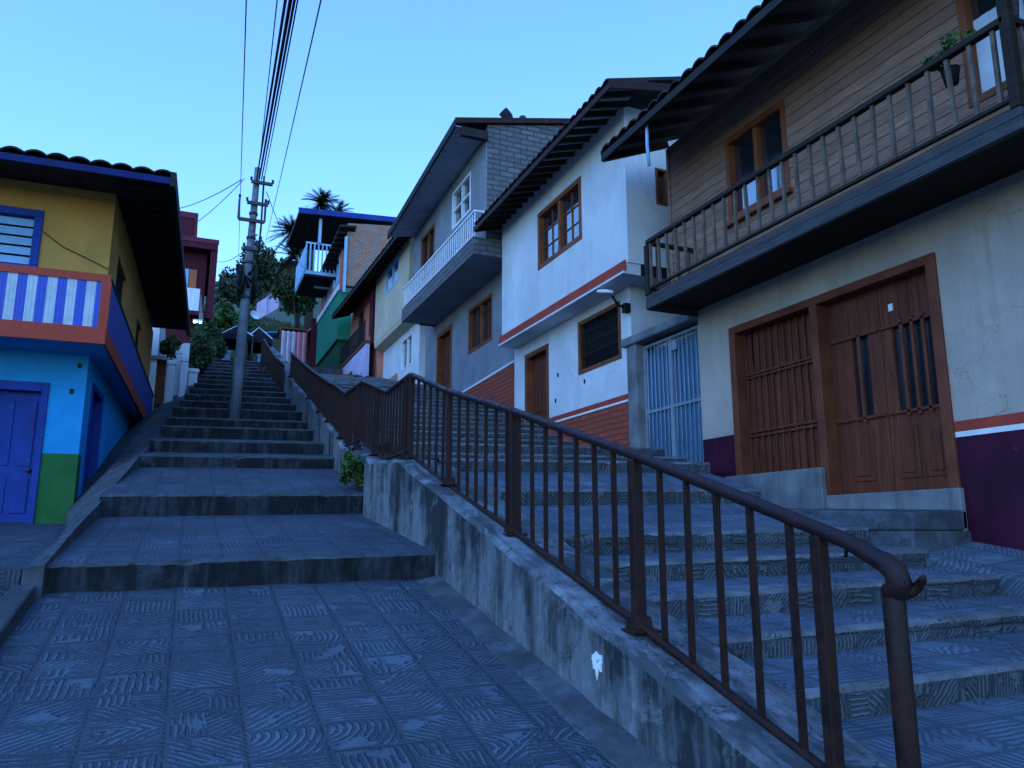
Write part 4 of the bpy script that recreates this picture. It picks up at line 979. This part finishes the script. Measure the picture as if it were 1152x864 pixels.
# upper storey
fu2 = FM('-y', 0.); fsu = FM('+x', .12)
mb = MB(); panel(mb, fu2, -7, .12, 2.45, 4.7, .2, [(-2.2,-.72,3.35,4.2)]); mb.build('upper_front_wall', M['yellow'], hb)
mb = MB(); panel(mb, fsu, .202, 8.6, 2.45, 4.7, .2, [(.9,2.2,2.5,4.0),(4.5,5.6,3.0,4.0)]); mb.box(-7, -.08, 8.4, 8.6, 2.45, 4.7); mb.box(-7, -6.8, .2, 8.4, 2.45, 4.7); mb.build('upper_side_wall', M['yellow'], hb)
w = MB(); ff.box(w, -2.2, -.72, 3.35, 3.42, -.1, .03); ff.box(w, -2.2, -.72, 4.1, 4.2, -.1, .03); ff.box(w, -.82, -.72, 3.42, 4.1, -.1, .03); ff.box(w, -2.2, -2.1, 3.42, 4.1, -.1, .03)
wo = w.build('window', M['bluepaint'], hb, bev=.006)
for i in range(5):
    v = 3.43+.135*i; q = MB(); q.hexa([(-2.1,.035,v),(-.82,.035,v),(-.82,.075,v+.12),(-2.1,.075,v+.12)], [(-2.1,.04,v),(-.82,.04,v),(-.82,.08,v+.12),(-2.1,.08,v+.12)]); q.build('louvre', M['palebl'], wo)
w = MB(); fsu.box(w, .9, 2.2, 2.5, 4.0, -.12, -.05); w.build('side_doorway', M['dark'], hb)
w = MB(); fsu.box(w, 4.5, 5.6, 3.0, 4.0, -.12, -.05); w.build('side_window', M['dark'], hb)
# balcony around the corner
mb = MB(); mb.box(-7, .25, -.8, 0, 2.25, 2.44); mb.box(.0, .25, .001, 8.5, 2.25, 2.44); mb.build('balcony_slab', M['sky_blue'], hb)
mb = MB(); mb.box(-7, .27, -.83, -.8, 2.24, 2.45); mb.box(.25, .28, -.8, 8.52, 2.24, 2.45); mb.box(-7, .27, -.83, -.79, 3.05, 3.15); mb.box(.17, .28, -.832, -.788, 2.45, 3.05); mb.box(-7,.27,-.79,-.77,2.44,2.5)
mb.build('balcony_trim', M['balred'], hb)
mb = MB(); mb.box(-7, .17, -.815, -.795, 2.45, 3.05); mb.build('front_cladding', M['striped'], hb)
mb = MB(); mb.box(.235, .255, -.78, 8.5, 2.45, 3.1); mb.build('side_cladding', M['bluerib'], hb)
mb = MB(); mb.box(.22, .27, -.78, 8.5, 3.1, 3.13); mb.build('balcony_cap', M['fascia'], hb)
# roof: corrugated sheets
rf = MB(); tile_sheet(rf, (-7,-.95,4.57), (.9,-.95,4.57), (0,9.9), .35, .24, .05)
rfo = rf.build('roof', M['tile'], hb)
mb = MB(); mb.bar((-7,-.93,4.5), (.86,-.93,4.5), .04, .09); mb.build('fascia', M['darkblue'], rfo)
mb = MB(); mb.hexa([(.86,-.97,4.42),(.93,-.97,4.42),(.93,8.95,4.76),(.86,8.95,4.76)], [(.86,-.97,4.62),(.93,-.97,4.62),(.93,8.95,4.97),(.86,8.95,4.97)]); mb.build('barge_board', M['fascia'], rfo)
for i in range(28):
    mb = MB(); zb = 4.495+.0125*i; mb.box(.15, .86, -.9+.35*i, -.84+.35*i, zb, zb+.06); mb.build('batten', M['fascia'], rfo)
for xx in (-1.5, -3.4, -5.3):
    mb = MB(); mb.box(xx, xx+.06, -.9, 0, 4.45, 4.55); mb.build('rafter', M['bluepaint'], rfo)
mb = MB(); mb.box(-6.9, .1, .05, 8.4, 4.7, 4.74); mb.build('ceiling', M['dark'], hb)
q = MB(); q.tube([(-.7,.0-.02,3.9),(-.45,-.02,3.72),(-.15,-.02,3.6),(.13,-.03,3.47)], .006, 5); q.build('cable', M['black'], hb)
for (u, v) in ((-.1,2.1),(-.16,1.75)):
    q = MB(); ff.box(q, u-.02, u+.02, v-.03, v+.03, 0, .03); q.build('wall_mark', M['black'], hb)
# ------------------------------------------------------------------ white wall, posts and plants beyond the blue house
hv = thing('white_annex', 'low white annex with a brown door post between blue house and shrub', 'house', (-1.6,23,3))
mb = MB(); mb.box(-4, -.92, 21.2, 26, 2, 6.0); mb.build('wall', M['white'], hv)
mb = MB(); mb.box(-.91, -.7, 21.4, 21.6, 2.4, 4.35); mb.build('door_post', M['brown'], hv)
mb = MB(); mb.box(-.9, -.2, 24.0, 24.2, 3.2, 5.5); mb.build('yard_wall', M['white'], hv)
mb = MB(); mb.box(-1.4, -.7, 21.15, 21.9, 4.36, 4.46); mb.build('ledge', M['conc'], hv)
def white_post(label, x, y, z0, z1, w):
    t = thing('white_post', label, 'post', (x,y,z0), 'white posts along the left edge of the stairs')
    q = MB(); q.box(x-w, x+w, y-w, y+w, z0, z1-.12); q.build('shaft', M['white'], t, bev=.02)
    q = MB(); q.box(x-w*1.25, x+w*1.25, y-w*1.25, y+w*1.25, z1-.12, z1); q.build('cap', M['white'], t, bev=.02)
white_post('thick white post next to the brown door post', -.6, 21.9, 2.7, 4.5, .1)
white_post('slim white post in the middle of the row under the eave', -.3, 22.8, 3.2, 4.8, .08)
white_post('tall thin white post half hidden behind the others', -.46, 23.2, 3.2, 5.1, .07)
white_post('short white post closest to the dark shrub', -.05, 24.6, 3.9, 4.85, .13)
def shrub(label, c, r, n, size, mat, seed, base, group=None, name='shrub', clumps=16):
    t = thing(name, label, 'plant', base, group)
    q = MB(); rng = random.Random(seed)
    for k in range(5):
        e = Vector(c)+Vector((rng.uniform(-.5,.5)*r[0], rng.uniform(-.5,.5)*r[1], rng.uniform(-.2,.5)*r[2])); b = Vector(base)
        q.tube([b, b.lerp(e, .5)+Vector((rng.uniform(-.03,.03), rng.uniform(-.03,.03), 0)), e], [.02*max(r)*2, .014*max(r)*2, .005*max(r)], 5)
    q.build('stem', M['bark'], t)
    q = MB(); leaves(q, c, r, n, size, rng, clumps=clumps); q.build('foliage', mat, t, fixn=False)
    return t
shrub('big dark shrub leaning over the left edge of the stairs below the maroon house', (.25,25.5,5.55), (.6,.8,.95), 3200, .075, M['leaf'], 21, (.1,25.5,4.4))
shrub('dark trailing plant hanging over the white posts by the blue house', (-.62,22.1,4.95), (.3,.4,.32), 900, .06, M['leaf'], 22, (-.7,22,4.46))
shrub('small bush growing from the joint where the retaining wall steps up', (1.82,9.15,.72), (.15,.24,.24), 1100, .03, M['leaf2'], 23, (1.85,9.1,.5))
shrub('green bush against the lavender parapet of the salmon house', (5.05,24.5,4.6), (.35,.6,.5), 1200, .06, M['leaf2'], 24, (5.05,24.5,4.0))
shrub('low weed at the foot of the white posts', (-.7,20.9,2.95), (.16,.25,.25), 420, .045, M['leaf'], 25, (-.7,20.9,2.65))
t = thing('crate_stack', 'untidy stack of pale and dark crates at the salmon house wall', 'crates', (4.9,27,4.7))
for i in range(5):
    q = MB(); z0 = 4.62+.2*i; dx = random.uniform(-.06,.06)
    q.box(4.55+dx, 5.15+dx, 26.6, 27.1, z0, z0+.06, i % 2); q.box(4.58+dx, 4.62+dx, 26.62, 27.08, z0+.06, z0+.19, 0); q.box(5.08+dx, 5.12+dx, 26.62, 27.08, z0+.06, z0+.19, 0)
    q.build('crate', [M['brown'], M['whitemetal']], t)
# ------------------------------------------------------------------ maroon house
hm = thing('maroon_house', 'tall maroon house with a white sheet balcony beyond the blue house', 'house', (-2,31,5.5))
mb = MB(); mb.box(-5, .1, 28.6, 34, 5, 9.9); mb.build('wall', M['maroon'], hm)
mb = MB(); mb.box(-5, .43, 28, 34, 9.9, 10.25); mb.box(.2, .43, 28.1, 34, 7.4, 9.9); mb.build('frame', M['maroon'], hm)
mb = MB(); mb.box(-5, .45, 27.97, 28, 10.1, 10.27); mb.build('trim', M['maroontrim'], hm)
mb = MB(); mb.box(-5, -.32, 28.4, 33, 10.25, 11.3); mb.build('roof_block', M['maroon'], hm)
mb = MB(); mb.box(-5, -.31, 28.37, 28.4, 11.1, 11.32); mb.box(-.4, -.31, 28.37, 28.4, 10.25, 11.1); mb.build('roof_trim', M['maroontrim'], hm)
mb = MB(); mb.box(-.45, -.2, 28.55, 28.6, 8.2, 9.25); mb.build('door', M['orange'], hm)
mb = MB(); mb.box(-.75, -.47, 28.54, 28.6, 8.3, 9.25); mb.build('window', M['palebl'], hm)
mb = MB()
for i in range(12): a = -.75+.7*i/12; mb.box(a, a+.0583, 28.0+.02*(i % 2), 28.03+.02*(i % 2), 7.6, 8.4)
mb.build('balcony', M['whitemetal'], hm)
mb = MB(); mb.box(-.8, -.03, 28, 28.6, 7.45, 7.59); mb.build('balcony_slab', M['maroon'], hm)
mb = MB(); mb.prism([(-.02,6.6),(.2,6.6),(.0,8.2),(-.03,8.2)], 'y', 28.0, 28.3); mb.build('brace', M['conc'], hm)
t = thing('tube_lamp', 'lit white tube lamp under the porch roof left of the shrub', 'lamp', (-.05,27.2,7.0))
mb = MB(); mb.box(-.2, .1, 27.1, 27.2, 7.0, 7.06); mb.build('fitting', M['whitemetal'], t)
mb = MB(); mb.tube([(-.18,27.15,6.97), (.08,27.15,6.97)], .03, 8); mb.build('tube', M['lamp'], t)

# ------------------------------------------------------------------ utility pole and wires
px, py, pz = .72, 14.9, 2.02
pt = Vector((.84, 14.9, 7.06))
up = thing('utility_pole', 'leaning grey concrete utility pole standing on the main stairs', 'utility pole', (px,py,pz))
mb = MB(); a = Vector((px,py,pz-.1)); mb.tube([a.lerp(pt, t) for t in (0,.25,.5,.75,1)], [.106,.095,.083,.07,.056], 14); mb.build('shaft', M['polec'], up)
def pp(z): t = (z-pz)/(pt.z-pz); return Vector((px,py,pz)).lerp(pt, t)
def arm(z, l0, l1, up0=0, up1=0):
    c = pp(z); q = MB(); q.bar(c+Vector((-l0,-.1,0)), c+Vector((l1,-.1,0)), .05, .06)
    if up0: q.bar(c+Vector((-l0,-.1,0)), c+Vector((-l0,-.1,up0)), .04, .04)
    if up1: q.bar(c+Vector((l1,-.1,0)), c+Vector((l1,-.1,up1)), .04, .04)
    o = q.build('crossarm', M['steel'], up)
    for s in ((-l0, up0), (l1, up1)):
        k = MB(); k.lathe(tuple(c+Vector((s[0],-.1,s[1]+.02))), [(.015,0),(.028,.02),(.018,.04),(.028,.06),(.015,.08)], 8); k.build('insulator', M['black'], o)
arm(6.72, .1, .3); arm(6.28, .14, .25); arm(5.92, .27, .21, .4, .38); arm(5.35, .12, .14)
q = MB(); c = pp(4.75)
for i in range(9):
    a = random.uniform(0, 6.3); q.tube([c+Vector((.12*cos(a),.12*sin(a)-.05,random.uniform(-.35,.2))), c+Vector((.2*cos(a+.6),.2*sin(a+.6)-.05,random.uniform(-.1,.3))), c+Vector((.14*cos(a+1.5),.14*sin(a+1.5)-.05,random.uniform(-.4,.35)))], .035, 6)
q.build('cable_coil', M['black'], up)
for z in (5.6, 5.1, 4.4, 6.1):
    q = MB(); c = pp(z); q.lathe(tuple(c-Vector((0,0,.03))), [(.125-.0105*(z-pz)+.0,0),(.125-.0105*(z-pz),.05)], 14); q.build('clamp', M['steel'], up)
q = MB(); q.tube([pp(6.9)+Vector((.13,-.03,0)), pp(5.8)+Vector((.16,-.03,0)), pp(4.9)+Vector((.14,-.02,0))], .02, 6); q.build('riser_cable', M['black'], up)
def wire(label, a, b, sag, r, ext=0):
    a = Vector(a); b = Vector(b); q = MB(); n = 16
    q.tube([a.lerp(b, i/n)-Vector((0,0,sag*4*(i/n)*(1-i/n))) for i in range(n+1)], r, 5)
    return tag(q.build('wire', M['black']), label, 'wire', 'overhead wires')
wire('thick left cable of the bundle running from the pole over the stairs', (.82,14.7,6.70), (-.035,-6,1.26), .12, .014)
wire('thickest middle cable of the bundle running from the pole', (.87,14.7,6.76), (-.01,-6,1.21), .12, .017)
wire('right cable of the bundle running from the pole over the stairs', (.91,14.7,6.74), (.0,-6,1.17), .12, .012)
wire('lowest right cable sagging beside the bundle from the pole', (.95,14.7,6.7), (.0,-6,1.25), .14, .007)
wire('thin wire from the pole tip just left of the thick bundle', (.86,14.9,7.03), (-.22,-6,.81), .05, .006)
wire('thin lone wire far to the right of the bundle across open sky', (2.29,32,11.83), (.13,-6,1.78), .1, .008)
wire('thin lone wire left of the pole hanging straight down the sky', (1.31,32,10.72), (-.39,-6,2.04), .1, .007)
wire('upper service wire from the pole to the left eaves', (.55,14.8,6.72), (-.71,20,8.02), .08, .009)
wire('lower service wire from the pole slanting down to the left eaves', (.6,14.8,6.75), (-.5,20,7.5), .1, .008)
wire('service wire from the cable coil to the maroon house', (.64,14.9,5.26), (.4,28,9.5), .1, .008)
wire('thin wire from the pole to the house with the blue balcony', (1.03,14.9,6.6), (5.3,40,13.9), .6, .008)
# ------------------------------------------------------------------ trees and hill growth
def tree(label, base, h, c, r, n, size, mat, seed, cat='tree', name='tree', clumps=26, group=None):
    t = thing(name, label, cat, base, group); rng = random.Random(seed)
    q = MB(); b = Vector(base); cc = Vector(c)
    q.tube([b, b.lerp(cc, .55)+Vector((.1,0,0)), cc+Vector((0,0,r[2]*.3))], [h*.035, h*.025, h*.008], 7)
    for k in range(7):
        e = cc+Vector((rng.uniform(-.8,.8)*r[0], rng.uniform(-.8,.8)*r[1], rng.uniform(-.3,.8)*r[2])); s = b.lerp(cc, rng.uniform(.5, .95))
        q.tube([s, s.lerp(e, .5)+Vector((0,0,.1)), e], [h*.014, h*.009, h*.003], 5)
    q.build('trunk', M['bark'], t)
    q = MB(); leaves(q, c, r, n, size, rng, clumps=clumps); q.build('crown', mat, t, fixn=False)
    return t
GT = 'trees on the hill'
tree('loose round-crowned tree on the hill just right of the pole', (3.6,52,14.2), 5, (3.5,52,17.6), (1.5,1.5,1.6), 2600, .17, M['leaf3'], 31, group=GT)
tree('dense dark tree on the hill directly behind the pole', (2.5,50,13), 4, (2.4,50,15.6), (1.2,1.2,1.7), 2600, .17, M['leaf3'], 32, group=GT)
tree('low dark tree on the hill beside the maroon house edge', (1.5,47,12), 3, (1.45,47,13.9), (.8,.9,1.2), 1700, .15, M['leaf3'], 33, group=GT)
tree('broad dark tree overhanging the lane below the blue balcony', (4.6,37,7), 4, (4.2,37,11.4), (1.0,1.2,.9), 3800, .12, M['leaf'], 34, group=GT, clumps=34)
tree('wide flat-topped tree on the hill crest left of the hut', (4.1,56,16.5), 3, (4.6,56,18.1), (1.6,1.2,.75), 1800, .17, M['leaf3'], 35, group=GT)
tree('bushy tree low on the slope behind the dish', (2.2,42,9.5), 2.4, (2.2,42,11.0), (.9,.8,.9), 1500, .12, M['leaf2'], 36, group=GT)
tree('grey-green tree beside the maroon house above the left awning', (1.0,38,8), 2.4, (1.05,38,9.9), (.75,.7,.9), 1500, .11, M['leaf2'], 37, group=GT)
pm = thing('palm_tree', 'dark shaggy palm tree behind the blue balcony house', 'palm tree', (5.2,40,9))
mb = MB(); mb.tube([(5.3,40,9),(5.25,40,13),(5.15,40,16.2)], [.25,.22,.18], 9); mb.build('trunk', M['bark'], pm)
mb = MB(); rng = random.Random(41)
for (cx, cz, nf, ln) in ((4.25,15.7,60,1.25),(5.7,17.6,46,1.15),(4.3,14.4,34,1.15),(6.5,17.2,26,1.0)):
    for i in range(nf):
        a = rng.uniform(0, 2*pi); el = rng.uniform(-.9, 1.1); d = Vector((cos(a)*cos(el), sin(a)*cos(el), sin(el))); p = Vector((cx,40,cz)); side = d.cross(Vector((0,0,1))).normalized()
        m_ = 10; pr = p
        for k in range(1, m_+1):
            q_ = p+d*(ln*k/m_)-Vector((0,0,.35*(k/m_)**2*ln)); w_ = .22*(1-k/m_*.6)
            for s in (-1, 1):
                tip = q_+side*s*w_*1.3+d*.2-Vector((0,0,.08)); mb.face([pr, q_, tip])
            mb.face([pr-side*.015, pr+side*.015, q_+side*.015, q_-side*.015]); pr = q_
mb.build('crown', M['palm'], pm, fixn=False)
# grass and scrub on the slope
mb = MB(); rng = random.Random(51)
for i in range(9000):
    x = rng.uniform(-3, 9); y_ = rng.uniform(35, 60); z_ = hill_z(x, y_); s = rng.uniform(.08, .3)
    a = rng.uniform(0, 2*pi); d = Vector((cos(a), sin(a), 0))
    mb.face([Vector((x,y_,z_-.1))-d*s*.5, Vector((x,y_,z_-.1))+d*s*.5, Vector((x,y_,z_+s*1.6))+Vector((rng.uniform(-.1,.1), rng.uniform(-.1,.1), 0))])
tag(mb.build('hill_scrub', M['grass'], fixn=False), 'rough green scrub covering the hillside', 'scrub', kind='stuff')

# ------------------------------------------------------------------ camera, light, render
f_px = 865.0; pitch = math.atan(168/865.); yaw = math.atan((576-205)/(865/cos(pitch)))
cam = bpy.data.cameras.new('camera'); co = bpy.data.objects.new('camera', cam); C.objects.link(co); S.camera = co
cam.sensor_width = 36; cam.lens = 36*f_px/1152; cam.clip_end = 2000; cam.clip_start = .02
fwd = Vector((sin(yaw)*cos(pitch), cos(yaw)*cos(pitch), sin(pitch))); co.rotation_euler = fwd.to_track_quat('-Z', 'Y').to_euler(); co.location = (0,0,0)

# dusk sky: Nishita, sun low behind the left hills, cooled like the camera's white balance
w = bpy.data.worlds.new('World'); S.world = w; w.use_nodes = True
nt = w.node_tree; bg = nt.nodes['Background']
sky = nt.nodes.new('ShaderNodeTexSky'); sky.sky_type = 'NISHITA'; sky.sun_disc = False
SE, SR = radians(42), radians(-132)
sky.sun_elevation = SE; sky.sun_rotation = SR; sky.ozone_density = 3; sky.dust_density = 0; sky.air_density = 1.6
mix = nt.nodes.new('ShaderNodeMix'); mix.data_type = 'RGBA'; mix.blend_type = 'MULTIPLY'; mix.inputs[0].default_value = 1
nt.links.new(sky.outputs[0], mix.inputs[6]); mix.inputs[7].default_value = (.385,.61,1.0,1)
nt.links.new(mix.outputs[2], bg.inputs[0]); bg.inputs[1].default_value = .12
sl = bpy.data.lights.new('sun', 'SUN'); so = bpy.data.objects.new('sun', sl); C.objects.link(so)
sl.energy = .1; sl.angle = radians(40); sl.color = (.55,.75,1.0)
# sky rotation is measured from +Y towards +X
d = Vector((sin(SR)*cos(SE), cos(SR)*cos(SE), sin(SE)))
so.rotation_euler = (-d).to_track_quat('-Z', 'Y').to_euler()
S.render.engine = 'CYCLES'
S.view_settings.view_transform = 'Standard'; S.view_settings.look = 'None'; S.view_settings.gamma = 1; S.view_settings.use_curve_mapping = False
S.view_settings.exposure = 2.0
S.render.resolution_x = 1024; S.render.resolution_y = 768
